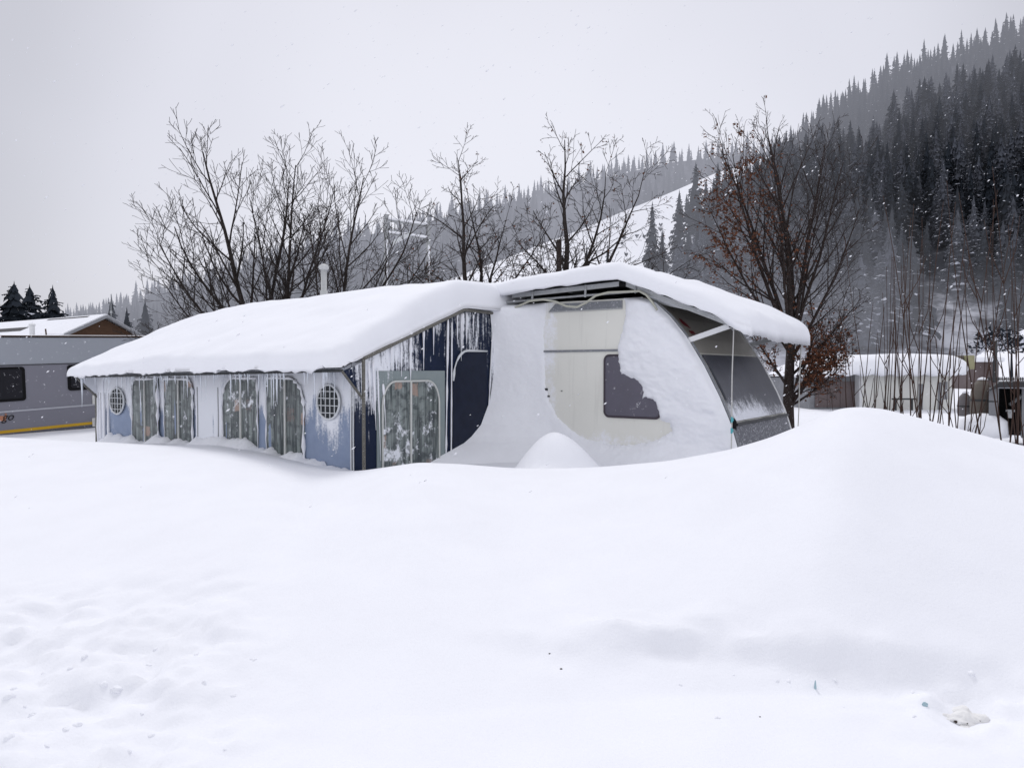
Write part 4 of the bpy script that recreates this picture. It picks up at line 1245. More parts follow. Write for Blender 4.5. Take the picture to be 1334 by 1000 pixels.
def drift():
    poly = np.array([on_v(x, y, V0) for x, y in BARE])
    n, m_ = 210, 240
    zz = np.linspace(.35, ROOF + .01, n); ss = np.linspace(0, 1, m_)
    U = np.array([[0.012 + s * (prof_u(max(z, .62)) + .012 - .012) for s in ss] for z in zz]); Z = np.repeat(zz[:, None], m_, 1)
    # signed distance to the bare patch (negative inside)
    dist = np.full(U.shape, 9.0); ins = np.zeros(U.shape, bool)
    N = len(poly)
    for i in range(N):
        a, b = poly[i], poly[(i + 1) % N]; ab = b - a
        t = np.clip(((U - a[0]) * ab[0] + (Z - a[1]) * ab[1]) / (ab @ ab), 0, 1)
        dist = np.minimum(dist, np.hypot(U - a[0] - t * ab[0], Z - a[1] - t * ab[1]))
        cr = ((a[1] > Z) != (b[1] > Z)) & (U < (b[0] - a[0]) * (Z - a[1]) / (b[1] - a[1] + 1e-12) + a[0])
        ins ^= cr
    sd = np.where(ins, -dist, dist)
    sd = sd + (.022 * fbm(U * 9, Z * 9, 41, 3) + .018 * fbm(U * 30, Z * 30, 42, 2)) * sstep(1.0, 1.6, U)
    sd = sd + (.016 * fbm(U * 22, Z * 22, 43, 3) + .03 * fbm(U * 5, Z * 4, 45, 2)) * (1 - sstep(1.0, 1.6, U))
    right = sstep(1.1, 1.7, U)
    thin = .03 + .06 * (1 - np.exp(-np.maximum(sd, 0) / .14)) + .035 * fbm(U * 4, Z * 7, 44, 4) + .012 * fbm(U * 14 + Z * 6, Z * 26, 47, 3)
    soft = .20 * (1 - np.exp(-(np.maximum(sd, 0) / .45) ** 1.6)) + .02
    t = (thin * right + soft * (1 - right)) * (1 - np.exp(-np.maximum(sd, 0) / .018))
    # corner fill between awning side and caravan side
    zb_ = np.array([.4, .62, .80, .95, 1.15, 1.45, 1.85, 2.2, 2.66]); tb = np.array([1.7, 1.45, 1.05, .62, .33, .15, .07, .10, .16])
    t0 = np.interp(Z, zb_, tb)
    ub = np.interp(Z, [.4, .8, 1.2, 1.8, 2.6], [1.5, .95, .72, .66, .66])
    k = np.clip(1 - U / ub, 0, 1)
    t = t + np.where(sd > 0, t0 * k ** 1.7, 0)
    # drift rising at the foot
    zfoot = np.interp(U, [0, .7, 1.0, 1.6, 2.2, 3.1], [1.02, 1.0, .98, 1.0, 1.05, .95])
    dz = np.maximum(zfoot - Z, 0)
    t = t + np.where(sd > 0, .55 * dz + 1.5 * dz ** 2, 0) * (1 - .5 * sstep(2.5, 3.1, U))
    t = np.where(sd > 0, t, np.maximum(sd * .7, -.05))
    ue = np.array([prof_u(max(z, .62)) for z in zz])[:, None]
    e = np.clip((ue - U) / .10, 0, 1); rnd_ = np.sqrt(1 - (1 - e) ** 2)
    t = np.where(sd > 0, t * rnd_ + .004, t)
    et = np.clip((ROOF + .01 - Z) / .08, 0, 1)
    t = np.where(sd > 0, t * np.sqrt(1 - (1 - et) ** 2), t)
    V = V0 - t
    for _ in range(1):
        Vs = V.copy(); Vs[1:-1, 1:-1] = (V[1:-1, 1:-1] * 2 + V[:-2, 1:-1] + V[2:, 1:-1] + V[1:-1, :-2] + V[1:-1, 2:]) / 6; V = np.where(sd > .03, Vs, V)
    P = np.stack([U - 1.5, V - V0, Z], -1)
    o = mesh_np('snow_drift', P.reshape(-1, 3), quads(n, m_), M['drift'])
    o.location = W(1.5, V0, 0); o.rotation_euler = (0, 0, -TH)
    tag(o, 'wind packed snow plastered over the caravan side and part of its window', 'snow drift')


drift()
# snow clinging along the foot of the awning front wall
m = MB()
us = np.linspace(U0 + .05, -.2, 260); P = np.zeros((6, 260, 3))
for k, u in enumerate(us):
    hh = .20 * max(0, float(fbm(u * 3.1, 1.7, 71, 4)) + .12) + .05 * abs(float(fbm(u * 16, 4, 72, 2)))
    dd = .10 + .5 * hh; g = [float(ground(*W(u, -dd * f).xy)) for f in (0, 1)]
    for q, (f, z) in enumerate(((-.1, 1.0), (.15, 1.0), (.4, .75 + .2 * float(vn(u * 20, 1, 3))), (.65, .42), (.9, .12), (1.1, -.2))):
        P[q, k] = (u, -.02 - dd * f, g[1] * min(1, max(0, f)) + g[0] * (1 - min(1, max(0, f))) + hh * z + .008 * float(vn(u * 45, q * 3.3, 8)))
m.grid(P)
o = m.build('snow_clumps', M['drift'], None, (-3.2, -.07, 0), smooth=True); o.location = W(-3.2, -.07, 0); o.rotation_euler = (0, 0, -TH)
tag(o, 'small clumps of snow heaped along the foot of the awning front', 'snow', kind='stuff')

# ------------------------------------------------------------------ grey caravan on the left
pa = at(0, 437, 15.9); pb = at(125, 437.5, 17.75)
dx = (pb - pa).normalized()
ang = math.atan2(dx.y, dx.x)
tilt = math.asin(dx.z)
GC = empty('caravan', Vector((pa.x, pa.y, 0)), 0, 'grey caravan with dark windows and a yellow stripe at the left edge', 'caravan')
GC.rotation_euler = (0, -tilt, ang)
zt = pa.z       # local: x along, y away (left), z up


def gc_pt(px, py):
    Mi = (Matrix.Translation(GC.location) @ GC.rotation_euler.to_matrix().to_4x4()).inverted()
    o = Mi @ Vector((0, 0, EYE)); d = (Mi.to_3x3() @ ray(px, py))
    t = -o.y / d.y; q = o + d * t
    return q.x, q.z


GL0, GL1 = -3.0, 4.6
zs1 = gc_pt(60, 474)[1]; zyel = gc_pt(80, 555.0)[1]
m = MB(); m.box(GL0, GL1, 0, 2.2, .35, zs1); m.build('body', M['sil_low'], GC)
m = MB(); m.prism([(GL0, 0.004, zs1 + .004), (GL0, .03, zt - .05), (GL0, .12, zt), (GL0, 2.1, zt), (GL0, 2.2, zs1 + .004)], (GL1 - GL0, 0, 0)); m.build('top_panel', M['sil_up'], GC)
m = MB(); m.box(GL0, GL1, -.012, .0, zs1 - .014, zs1 + .003); m.build('seam', M['dark_rail'], GC)
m = MB(); m.box(GL0, GL1, .01, .10, zt - .022, zt + .004); m.build('roof_rail', M['brown_wood'], GC)
zmid = gc_pt(60, 532)[1]
m = MB(); m.box(GL0, GL1, -.012, 0, zmid - .018, zmid + .018); m.build('side_trim', M['pale_line'], GC)
m = MB(); m.box(GL0, GL1, -.010, 0, zyel - .03, zyel + .035); m.build('stripe', M['yellow'], GC)
m = MB(); m.box(GL0, GL1, -.008, 0, zyel - .40, zyel - .04); m.build('skirt', M['skirt'], GC)
m = MB(); m.box(GL0, GL1, -.014, -.008, zyel - .14, zyel - .115); m.build('side_trim', M['pale_line'], GC)
for (xa, ya, xb, yb) in ((None, 477.5, 31.5, 521.5), (87, 475.5, None, 509)):
    if xa is None:
        xe, z1 = gc_pt(xb, ya); _, z0 = gc_pt(xb, yb); x0 = xe - 1.3
    else:
        x0, z1 = gc_pt(xa, ya); _, z0 = gc_pt(xa, yb); xe = x0 + 1.2
    m = MB(); m.prism([(x, -.022, z) for x, z in rrect(x0, xe, z0, z1, .07)], (0, .022, 0)); w = m.build('window', M['black'], GC)
    m = MB(); m.prism([(x, -.028, z) for x, z in rrect(x0 + .07, xe - .07, z0 + .06, z1 - .05, .05)], (0, .005, 0)); m.build('pane', M['dark_glass'], w)
for y in (514, 525, 545, 555):
    pass
for (ya, yb) in ((514.5, 526), (544.5, 555)):
    xa, z1 = gc_pt(119.5, ya); xb, z0 = gc_pt(127, yb)
    m = MB(); m.box(xa, xb + .05, -.03, .0, z0, z1); l = m.build('marker_lamp', M['lens'], GC, bevel=.012)
    m = MB(); m.box(xa + .05, xb, -.034, -.03, z0 + .04, z1 - .04); m.build('lens', M['pale_line'], l)


def text_mesh(body, size, name, mat, parent, loc, shear=0.0):
    cu = bpy.data.curves.new('lettering', 'FONT'); cu.body = body; cu.size = size; cu.shear = shear; cu.extrude = .003
    t = bpy.data.objects.new('lettering', cu); COL.objects.link(t)
    dg = bpy.context.evaluated_depsgraph_get(); me = bpy.data.meshes.new_from_object(t.evaluated_get(dg))
    bpy.data.objects.remove(t); me.materials.clear(); me.materials.append(mat); me.name = name
    o = bpy.data.objects.new(name, me); COL.objects.link(o); o.parent = parent; o.location = loc; o.rotation_euler = (R(90), 0, 0)
    return o


x, z = gc_pt(2.0, 548)
text_mesh('go', .24, 'lettering', M['ink'], GC, (x, -.012, z), .35)
m = MB(); xa, za = gc_pt(-14, 548); xb, zb_ = gc_pt(9.5, 543.5); m.prism([(xa, -.006, za), (xb - .05, -.006, zb_ - .08), (xb, -.006, zb_ + .03), (xa, -.006, za + .11)], (0, .003, 0)); m.build('stripe', M['orange'], GC)
x, z = gc_pt(5.8, 542); text_mesh('R', .09, 'lettering', M['orange'], GC, (x, -.010, z))
m = MB(); P = np.zeros((30, 8, 3))
for i, u in enumerate(np.linspace(GL0 + .05, GL1 - .1, 30)):
    for j, v in enumerate(np.linspace(.13, 2.1, 8)):
        e = min(1, min(j, 7 - j) / 1.5); P[i, j] = (u, v, zt + .005 + .022 * math.sqrt(e) + .01 * float(vn(u * 2, v * 2, 5)))
m.grid(P); o = m.build('roof_snow', M['roof_snow'], None, None, smooth=True)
o.location = GC.location; o.rotation_euler = GC.rotation_euler; tag(o, 'thin snow layer on the roof of the grey caravan', 'snow')

# ------------------------------------------------------------------ chalet behind it
ap = at(138.5, 411, 32.0)
rd = Vector((-8.7, 5.9, 0)).normalized(); gd = Vector((rd.y, -rd.x, 0)) * 1.0      # ridge direction, gable direction (to the right and away)
gd = Vector((.56, .83, 0)).normalized()
CH = empty('chalet', Vector((ap.x, ap.y, 0)), 0, 'low brown boarded chalet with a snowy gable roof behind the grey caravan', 'building')
h = ap.z; hw = 1.62; ez = h - .83
P0 = Vector((0, 0, h))
def ch(g, r, z): return gd * g + rd * r + Vector((0, 0, z))
m = MB(); m.prism([ch(-hw + .2, .25, 0), ch(hw - .2, .25, 0), ch(hw - .2, .25, ez + .02), ch(0, .25, h - .12), ch(-hw + .2, .25, ez + .02)], rd * 12); m.build('wall', M['brown_wood'], CH)
m = MB()
for s in (-1, 1):
    m.prism([ch(0, -.1, h - .10), ch(s * hw * 1.06, -.1, ez - .14), ch(s * hw * 1.06, -.1, ez - .03), ch(0, -.1, h + .02)], rd * .12)
m.build('fascia', M['fascia'], CH)
m = MB()
for s in (-1, 1): m.prism([ch(0, .03, h + .0), ch(s * hw * 1.08, .03, ez - .07), ch(s * hw * 1.08, .03, ez + .0), ch(0, .03, h + .075)], rd * 13)
rf = m.build('roof', M['roof_snow'], CH)
for (r0, r1, f0, f1) in ((1.2, 5.0, .06, .13), (5.2, 12, .50, .72)):
    n_ = 7; m = MB()
    for k in range(n_):
        ra_, rb2 = r0 + (r1 - r0) * k / n_, r0 + (r1 - r0) * (k + 1) / n_
        q = [ch(-hw * 1.08 * f, r, h + .085 - .9 * f + .0) for f, r in ((f0, ra_), (f0, rb2), (f1, rb2), (f1, ra_))]
        m.face(q)
    m.build('bare_patch', M['roof_dark2'], rf)
pc = at(42, 437, 31.0) - CH.location
m = MB(); m.lathe((pc.x, pc.y, pc.z - .2), [(.10, 0), (.10, .60), (.125, .62), (.125, .68), (.06, .70)], 12); m.build('chimney', M['pipe_white'], CH)
pc = at(61, 437, 31.0) - CH.location
m = MB(); m.tube([pc + Vector((0, 0, -.2)), pc + Vector((-.05, 0, .28))], .03, 6); m.build('vent_post', M['brown_wood'], CH)
m = MB(); m.tube([P0 + Vector((.1, .2, 0)), P0 + Vector((.1, .2, .95))], [.018, .012], 5); m.tube([P0 + Vector((.1, .2, .12)), P0 + Vector((.1, .2, .22))], [.05, .05], 6); m.build('antenna', M['steel'], CH)

# ------------------------------------------------------------------ steel gantry behind the awning
ga, gb = at(503, 288, 22.0), at(558, 296, 23.0)
ga.z = EYE + (HOR - 287) / F * 22; gb.z = ga.z - .05
GT = empty('steel_gantry', Vector((ga.x, ga.y, .3)), 0, 'snow lined steel gantry with two posts and a trussed beam between the bare trees', 'gantry')
B0 = GT.location.copy(); dg_ = gb - ga; dg_.z = 0
def gp(f, z): return dg_ * f + Vector((0, 0, z))
H = ga.z - .3
for f in (0, 1):
    m = MB(); m.tube([gp(f, 0), gp(f, H + .15)], .07, 8); m.build('post', M['steel'], GT)
    m = MB(); m.tube([gp(f, .0) + Vector((.02, -.045, 0)), gp(f, H * .9) + Vector((.02, -.045, 0))], .045, 5); m.build('rime_line', M['drift'], GT)
for z in (H, H - .40):
    m = MB(); m.tube([gp(0, z), gp(1, z)], .05, 7); m.build('beam', M['steel'], GT)
    m = MB(); m.tube([gp(0.02, z + .035), gp(.98, z + .045)], .055, 7); m.build('snow_line', M['roof_snow'], GT)
for k in range(5):
    f = k / 5
    m = MB(); m.tube([gp(f, H), gp(f + .2, H - .40)], .016, 5); m.tube([gp(f + .2, H), gp(f + .2, H - .4)], .018, 5); m.build('truss_bar', M['steel'], GT)
m = MB(); q = gp(.12, H - .62); m.prism([q, q + Vector((.55, .1, .32)), q + Vector((.60, .1, .22)), q + Vector((.05, 0, -.12))], (0, .04, 0)); m.build('lamp', M['bars'], GT)

# ------------------------------------------------------------------ cream cabin and things on the right
def flat_base(px, d, z=.3):
    p = at(px, HOR, d); return Vector((p.x, p.y, z))


D = 22.0; s_ = D / F
def X(px): return (px - 667) * s_
def Zy(py): return EYE + (HOR - py) * s_
CB = empty('holiday_cabin', Vector((X(1160), D, .2)), 0, 'cream static cabin with brown panes under a thick snow roof behind the willow shoots', 'cabin')
ofs = (X(1160), D, .2)
m = MB(); m.box(X(1122), X(1240), D, D + 4, .2, Zy(486)); m.build('wall', M['cream'], CB, ofs)
m = MB(); m.box(X(1060), X(1122) - .01, D + .3, D + 4, .2, Zy(489)); lw = m.build('side_room', M['fascia'], CB, ofs)
m = MB()
m.box(X(1067), X(1119), D + .27, D + .298, Zy(531), Zy(497)); w = m.build('window', M['brown_win'], CB, ofs)
for x in (1084, 1101):
    m = MB(); m.box(X(x) - .02, X(x) + .02, D + .25, D + .268, Zy(531), Zy(497)); m.build('mullion', M['brown_win'], w, ofs)
m = MB(); m.box(X(1119.5), X(1123), D - .02, D + .29, .2, Zy(488)); m.build('downpipe', M['pipe_white'], CB, ofs)
for x, y0, y1 in ((1197, 500, 545), (1222, 498, 545), (1229, 497, 520)):
    m = MB(); m.box(X(x), X(x) + .12, D - .02, D - .002, Zy(y1), Zy(y0)); m.build('panel', M['fascia'], CB, ofs)
m = MB(); m.box(X(1155), X(1185), D - .35, D - .3, Zy(520), Zy(518)); m.tube([(X(1160), D - .32, .3), (X(1160), D - .32, Zy(519))], .03, 6); m.tube([(X(1181), D - .32, .3), (X(1181), D - .32, Zy(519))], .03, 6); m.build('railing', M['dark_rail'], CB, ofs)
m = MB(); m.box(X(1250), X(1262), D - .3, D + .5, Zy(481), Zy(463)); m.build('roof_box', M['olive'], CB, ofs, bevel=.03)
m = MB(); m.prism([(X(1241), D - .2, Zy(473)), (X(1250) - .01, D - .2, Zy(470)), (X(1250) - .01, D - .2, Zy(463)), (X(1243), D - .2, Zy(464))], (0, .6, 0)); m.build('roof_end', M['brown_cover'], CB, ofs)
# its snow
n, k = 60, 14
P = np.zeros((n, k + 8, 3))
for i, x in enumerate(np.linspace(1058, 1247, n)):
    yt = np.interp(x, [1058, 1075, 1095, 1120, 1160, 1200, 1240, 1247], [490, 474, 466, 462, 461.5, 460, 461, 464]); yb = np.interp(x, [1058, 1095, 1110, 1247], [492, 489, 489, 489])
    zt_, zb2 = Zy(yt), Zy(yb) + .03 * math.sin(i * .9)
    sec = [(D - .25, zb2), (D - .45, zb2 + .02), (D - .55, zb2 + (zt_ - zb2) * .35), (D - .42, zb2 + (zt_ - zb2) * .7), (D - .1, zb2 + (zt_ - zb2) * .93), (D + .5, zt_), (D + 2, zt_ + .03), (D + 4.2, zt_ - .1), (D + 4.3, zb2)]
    for j in range(k + 8):
        t = j / (k + 7) * (len(sec) - 1); a = min(int(t), len(sec) - 2); f = t - a
        P[i, j] = (X(x), sec[a][0] * (1 - f) + sec[a + 1][0] * f, sec[a][1] * (1 - f) + sec[a + 1][1] * f)
m = MB(); m.grid(P); m.face(P[0].tolist()); m.face(P[-1].tolist()); o = m.build('roof_snow', M['roof_snow'], None, ofs, smooth=True); o.location = ofs
tag(o, 'deep rounded snow lying on the roof of the cream cabin', 'snow')

D = 45.0; s_ = D / F
ofs = (X(1282), D, 0)
HT = empty('hut', Vector(ofs), 0, 'small grey brown hut with a snowy roof and picket railing beyond the cabin', 'hut')
m = MB(); m.box(X(1264), X(1301), D, D + 4, 0, Zy(471)); m.build('wall', M['brown_win'], HT, ofs)
m = MB(); m.box(X(1260), X(1303), D - .5, D + 4.5, Zy(471.5), Zy(465)); m.build('roof', M['roof_snow'], HT, ofs, bevel=.12)
m = MB()
for x in np.arange(1253, 1300, 2.2): m.box(X(x), X(x) + .05, D - 2.5, D - 2.46, Zy(495), Zy(490.5))
m.box(X(1252), X(1300), D - 2.45, D - 2.40, Zy(493.5), Zy(492.6)); m.build('railing', M['dark_rail'], HT, ofs)
m = MB(); m.tube([(X(1289), D - .5, 1), (X(1289), D - .5, Zy(444))], .12, 6); m.build('chimney_pipe', M['dark_rail'], HT, ofs)
for q, (px, py, d, sz) in enumerate(((1297, 448, 48.0, 1.7), (1318, 446, 48.5, 1.3))):
    rg = random.Random(50 + q); m = MB()
    for k in range(620):
        a = rg.random() * 6.28; e = rg.uniform(-.1, 1.4); r = sz * rg.uniform(.35, 1.05); c = Vector((math.cos(a) * math.cos(e) * r, math.sin(a) * math.cos(e) * r, math.sin(e) * r * .9))
        b = c + Vector((rg.gauss(0, .12), rg.gauss(0, .12), rg.gauss(0, .12)))
        m.face([c * .86 + Vector((0, 0, -.08)), c + Vector((rg.gauss(0, .1), 0, -.12)), b], 1 if rg.random() < .25 else 0)
    m.tube([(0, 0, -3.2), (0, 0, .3)], [.1, .05], 6)
    o = m.build('bush', [M['needle'], M['needle_snow']]); o.location = at(px, py + 8, d)
    tag(o, ('dark rounded bush above the hut, left of two', 'smaller dark bush at the right edge above the hut')[q], 'bush')
# snowy bank behind the hut
D = 60.0; s_ = D / F
xs = np.linspace(1235, 1600, 30); ys_ = np.linspace(0, 1, 8)
Xg, Tg = np.meshgrid(xs, ys_); top = np.interp(Xg, [1235, 1262, 1290, 1334, 1600], [478, 470, 452, 428, 400])
zt_ = EYE + (HOR - top) / F * (D + 12)
P = np.stack([(Xg - 667) / F * (D - 12 + 24 * Tg), D - 12 + 24 * Tg, -.5 + (zt_ + .5) * Tg ** 1.2], -1)
o = mesh_np('snowy_bank', P.reshape(-1, 3), quads(8, 30), M['slope_snow']); tag(o, 'snow covered bank rising behind the hut', kind='structure')

# domed covers
for (px, d, r, hh, mt, lab) in ((1257.5, 12.6, .115, .40, M['grey_cover'], 'small grey domed cover standing in the snow beside the willows'), (1279, 12.2, .165, .62, M['brown_cover'], 'larger brown domed cover standing in the snow left of the dark shed')):
    b = flat_base(px, d, 0); b.z = EYE + (HOR - (538 if r < .14 else 538)) / F * d - .05
    root = empty('domed_cover', b, 0, lab, 'cover')
    m = MB(); m.lathe((0, 0, 0), [(r * .9, 0), (r, .06), (r, hh * .45), (r * .93, hh * .66), (r * .72, hh * .84), (r * .4, hh * .95), (.01, hh)], 18); m.build('shell', mt, root, smooth=True)
    m = MB(); m.lathe((0, 0, 0), [(r * 1.03, hh * .40), (r * 1.05, hh * .43), (r * 1.03, hh * .46)], 18); m.build('band', M['dark_rail'], root)
    m = MB(); m.lathe((r * .1, 0, hh * .97), [(r * .5, 0), (r * .35, .03), (r * .1, .045)], 12); m.build('snow_cap', M['roof_snow'], root, smooth=True)
o = MB(); o.lathe((0, 0, 0), [(.35, -.2), (.33, .05), (.22, .14), (.05, .17)], 14); o = o.build('snow_heap', M['roof_snow'], smooth=True); o.location = at(1281, 552, 11.8)
tag(o, 'snow heap at the foot of the brown domed cover', 'snow')
# dark open shed
D = 11.5; s_ = D / F
ofs = (X(1322), D, Zy(545) - .3)
SH = empty('shed', Vector(ofs), R(-33), 'small dark open fronted shed with pale sides at the right edge', 'shed')
m = MB()
m.box(X(1294), X(1305), D - .05, D + .9, ofs[2], Zy(506)); m.build('side_panel', M['fascia'], SH, ofs)
m = MB(); m.box(X(1305) + .004, X(1360), D + .5, D + .9, ofs[2], Zy(504)); m.build('back_wall', M['black'], SH, ofs)
m = MB(); m.box(X(1330), X(1334), D - .03, D + .5, ofs[2], Zy(506)); m.build('door_post', M['fascia'], SH, ofs)
m = MB(); m.box(X(1303), X(1365), D - .1, D + .92, Zy(506) + .003, Zy(504)); m.build('lintel', M['pale_line'], SH, ofs)
m = MB(); m.prism([(X(1292), D - .2, Zy(510)), (X(1305), D - .2, Zy(498)), (X(1365), D - .2, Zy(496)), (X(1365), D - .2, Zy(503)), (X(1305), D - .2, Zy(504.5))], (0, 1.3, 0)); m.build('roof', M['roof_dark'], SH, ofs)
m = MB(); m.tube([(X(1318), D + .3, Zy(528)), (X(1332), D + .2, Zy(515))], .03, 6); m.box(X(1313), X(1323), D + .05, D + .2, Zy(536.5), Zy(534)); m.box(X(1315), X(1321), D + .08, D + .18, Zy(545), Zy(536.5) - .002); m.build('stored_tool', M['steel'], SH, ofs)
m = MB(); m.box(X(1293), X(1304), D - .058, D - .052, Zy(524), Zy(522.5)); m.build('batten', M['dark_rail'], SH, ofs)

# ------------------------------------------------------------------ odd bits in the foreground snow
def on_ground(px, py):
    lo, hi = 1.5, 14
    r = ray(px, py)
    for i in range(400):
        d = 1.5 + i * .02; p = Vector((0, 0, EYE)) + r * (d / r.y)
        if p.z < float(ground(p.x, p.y)): return Vector((p.x, p.y, float(ground(p.x, p.y))))
    return p


p = on_ground(1255, 940)
cl = empty('snow_clod', p, 0, 'dirty clod of trodden snow at the lower right', 'snow clod')
import bmesh
def lump(name, r, mat, parent, loc, seed, sq=.6):
    bm = bmesh.new(); bmesh.ops.create_icosphere(bm, subdivisions=4, radius=1.0); rg = Vector((seed * 3.1, seed * 1.7, 0))
    for v in bm.verts:
        c = v.co.copy(); n = 1 + .34 * float(fbm(c.x * 2 + seed * 5, c.y * 2 + c.z * 1.7, seed, 4)); v.co = Vector((c.x * r[0], c.y * r[1], c.z * r[2])) * n
    me = bpy.data.meshes.new(name); bm.to_mesh(me); bm.free(); me.polygons.foreach_set('use_smooth', [True] * len(me.polygons)); me.materials.append(mat)
    o = bpy.data.objects.new(name, me); COL.objects.link(o); o.parent = parent; o.location = loc
    return o
for k, (x, y, z, r) in enumerate(((0, 0, -.005, .055), (.07, .01, -.012, .042), (-.065, .02, -.012, .036), (.03, .06, -.005, .045), (.115, .03, -.015, .028), (-.02, -.055, -.015, .028))):
    lump('clod', (r * 1.25, r, r * .75), M['dull_snow'], cl, (x, y, z), 70 + k)
for k, (x, y, z, r) in enumerate(((-.05, -.03, .010, .006), (-.015, -.05, .012, .003), (.05, -.03, .012, .0028))):
    lump('dirt_crumb', (r, r, r * .8), M['dirt'], cl, (x, y, z), k + 3)
p = on_ground(1205, 919)
o = lump('ice_lump', (.012, .008, .014), M['cyan_ice'], None, p, 2); tag(o, 'small blue green lump of ice showing in the snow beside the dirty clod', 'ice')
p = on_ground(1062, 898)
o = lump('slit_shard', (.005, .006, .032), M['cyan_ice'], None, p, 5); tag(o, 'thin upright grey shard standing in for a dark slit in the cut snow edge', 'ice')  # shard shape stands in for a dark slit in the snow
for k, (x, y, r, lab) in enumerate(((716, 853, .0035, 'upper dark crumb of two near the middle of the foreground snow'), (731, 873, .0045, 'lower dark crumb with a twig near the middle of the foreground snow'), (990, 935, .003, 'single tiny dark crumb in the snow left of the dirty clod'))):
    p = on_ground(x, y); o = lump('dirt_crumb', (r * 1.3, r, r * .8), M['dirt'], None, p, k + 8); tag(o, lab, 'crumb')
rl = random.Random(9)
chunks = [(0, 0)]
proto = None
for k in range(34):
    if k < 24: px, py, r = rl.uniform(5, 330), rl.uniform(840, 995), rl.uniform(.008, .024)
    else: px, py, r = rl.uniform(860, 1290), rl.uniform(880, 940), rl.uniform(.006, .016)
    p = on_ground(px, py)
    if proto is None or k % 4 == 0 and k < 16: proto = lump('snow_lump', (1, .9, .7), M['snow'], None, p, 20 + k); o = proto
    else: o = proto.copy(); COL.objects.link(o)
    o.location = p - Vector((0, 0, r * .35)); o.scale = (r, r * rl.uniform(.7, 1.2), r); o.rotation_euler = (0, 0, rl.random() * 6)
    lf = k < 24
    tag(o, 'small loose snow lump in the trodden snow at the lower left' if lf else 'small loose snow lump along the cut snow edge at the lower right', 'snow lump', 'snow lumps lower left' if lf else 'snow lumps lower right')

# ------------------------------------------------------------------ falling snow
rf_ = random.Random(99)
m = MB()
for k in range(5200):
    d = 4.5 + 55 * rf_.random() ** 1.1
    p = Vector((rf_.uniform(-.8, .8) * d, d, EYE + rf_.uniform(-.25, .55) * d))
    if p.z < float(ground(p.x, p.y)) + .05: continue
    r = rf_.uniform(.003, .0075) * (1 + d * .024)
    a = Vector((.75, 0, .5)).normalized() * r * rf_.uniform(1.3, 2.6); b = Vector((-.3, .9, .4)).normalized() * r * .8; c = Vector((-.4, -.2, .8)).normalized() * r * .8
    i = len(m.v); m.v += [tuple(p + q) for q in (a, -a, b, -b, c, -c)]
    for q in ((0, 2, 4), (2, 1, 4), (1, 3, 4), (3, 0, 4), (2, 0, 5), (1, 2, 5), (3, 1, 5), (0, 3, 5)): m.f.append(tuple(i + t for t in q)); m.mi.append(0)
o = m.build('falling_snow', M['roof_snow'], smooth=True); tag(o, 'snowflakes drifting in the air', 'snowfall', kind='stuff')

# ------------------------------------------------------------------ light, sky, camera
SUN_EL, SUN_AZ = R(50), R(-8)       # behind the scene, slightly left
sd_ = Vector((math.sin(SUN_AZ) * math.cos(SUN_EL), math.cos(SUN_AZ) * math.cos(SUN_EL), math.sin(SUN_EL)))
li = bpy.data.lights.new('sun', 'SUN'); li.energy = 1.3; li.angle = R(16); li.color = (1, .985, .97)
lo = bpy.data.objects.new('sun', li); COL.objects.link(lo); lo.rotation_euler = sd_.to_track_quat('Z', 'Y').to_euler(); lo.location = (0, 0, 30)

wd = bpy.data.worlds.new('World'); scene.world = wd; wd.use_nodes = True
nt = wd.node_tree; nt.nodes.clear()
N = nt.nodes.new; Lk = nt.links.new
out = N('ShaderNodeOutputWorld'); bg = N('ShaderNodeBackground'); bg.inputs[1].default_value = .1
sky = N('ShaderNodeTexSky'); sky.sky_type = 'NISHITA'; sky.sun_disc = False; sky.sun_elevation = SUN_EL; sky.sun_rotation = SUN_AZ; sky.dust_density = 1.5; sky.air_density = 1.5
tc = N('ShaderNodeTexCoord')
dot = N('ShaderNodeVectorMath'); dot.operation = 'DOT_PRODUCT'; Lk(tc.outputs['Generated'], dot.inputs[0]); v_ = Vector((.02, 1, .16)).normalized(); dot.inputs[1].default_value = v_
nz = N('ShaderNodeTexNoise'); nz.inputs['Scale'].default_value = 2.2; nz.inputs['Detail'].default_value = 3; Lk(tc.outputs['Generated'], nz.inputs['Vector'])
ad = N('ShaderNodeMath'); ad.operation = 'MULTIPLY_ADD'; Lk(nz.outputs[0], ad.inputs[0]); ad.inputs[1].default_value = .10; Lk(dot.outputs['Value'], ad.inputs[2])
mr = N('ShaderNodeMapRange'); Lk(ad.outputs[0], mr.inputs[0]); mr.inputs[1].default_value = -.95; mr.inputs[2].default_value = 1.05
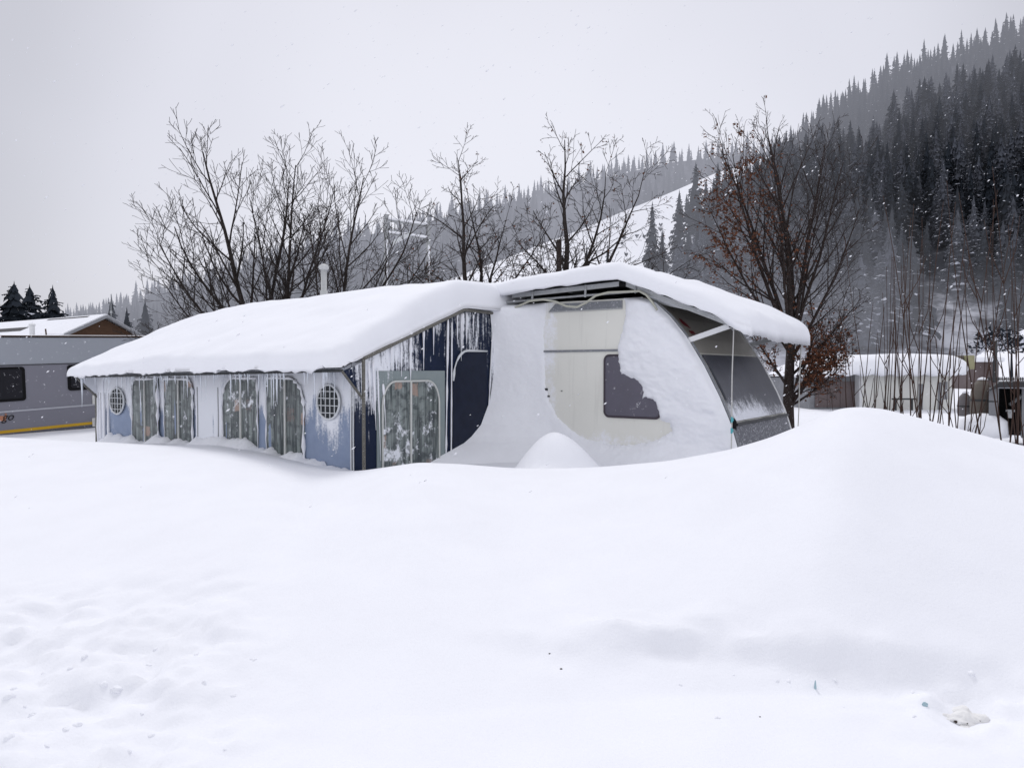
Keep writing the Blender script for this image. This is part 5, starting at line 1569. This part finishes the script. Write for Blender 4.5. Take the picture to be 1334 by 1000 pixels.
cr = N('ShaderNodeValToRGB'); Lk(mr.outputs[0], cr.inputs[0]); cr.color_ramp.interpolation = 'EASE'
e_ = cr.color_ramp.elements
e_[0].position = 0; e_[0].color = (1.0, 1.005, 1.06, 1); e_[1].position = 1; e_[1].color = (.85, .855, .94, 1)
for p_, c_ in ((.66, .97), (.80, .74), (.895, .60), (.955, .76)):
    x_ = e_.new(p_); x_.color = (c_, c_ * 1.005, c_ * 1.115, 1)
oc = N('ShaderNodeMixRGB'); oc.blend_type = 'MULTIPLY'; oc.inputs[0].default_value = 1; Lk(cr.outputs[0], oc.inputs[1]); oc.inputs[2].default_value = (10, 10, 10, 1)
mx = N('ShaderNodeMixRGB'); mx.inputs[0].default_value = .95; Lk(sky.outputs[0], mx.inputs[1]); Lk(oc.outputs[0], mx.inputs[2])
sz = N('ShaderNodeSeparateXYZ'); Lk(tc.outputs['Generated'], sz.inputs[0])
zm = N('ShaderNodeMapRange'); zm.interpolation_type = 'SMOOTHSTEP'; Lk(sz.outputs[2], zm.inputs[0]); zm.inputs[1].default_value = .42; zm.inputs[2].default_value = 1.0; zm.inputs[3].default_value = 1.0; zm.inputs[4].default_value = .80
m2 = N('ShaderNodeMixRGB'); m2.blend_type = 'MULTIPLY'; m2.inputs[0].default_value = 1; Lk(mx.outputs[0], m2.inputs[1]); Lk(zm.outputs[0], m2.inputs[2])
Lk(m2.outputs[0], bg.inputs[0]); Lk(bg.outputs[0], out.inputs[0])

cam = bpy.data.cameras.new('camera'); cam.sensor_width = 36; cam.lens = F / 1334 * 36; cam.clip_start = .05; cam.clip_end = 6000
co = bpy.data.objects.new('camera', cam); COL.objects.link(co); co.location = (0, 0, EYE); co.rotation_euler = (R(90) - PITCH, 0, 0)
scene.camera = co
scene.view_settings.view_transform = 'Standard'; scene.view_settings.look = 'None'; scene.view_settings.exposure = 0; scene.view_settings.gamma = 1
scene.render.engine = 'CYCLES'
scene.cycles.use_denoising = True
scene.cycles.max_bounces = 6; scene.cycles.diffuse_bounces = 4
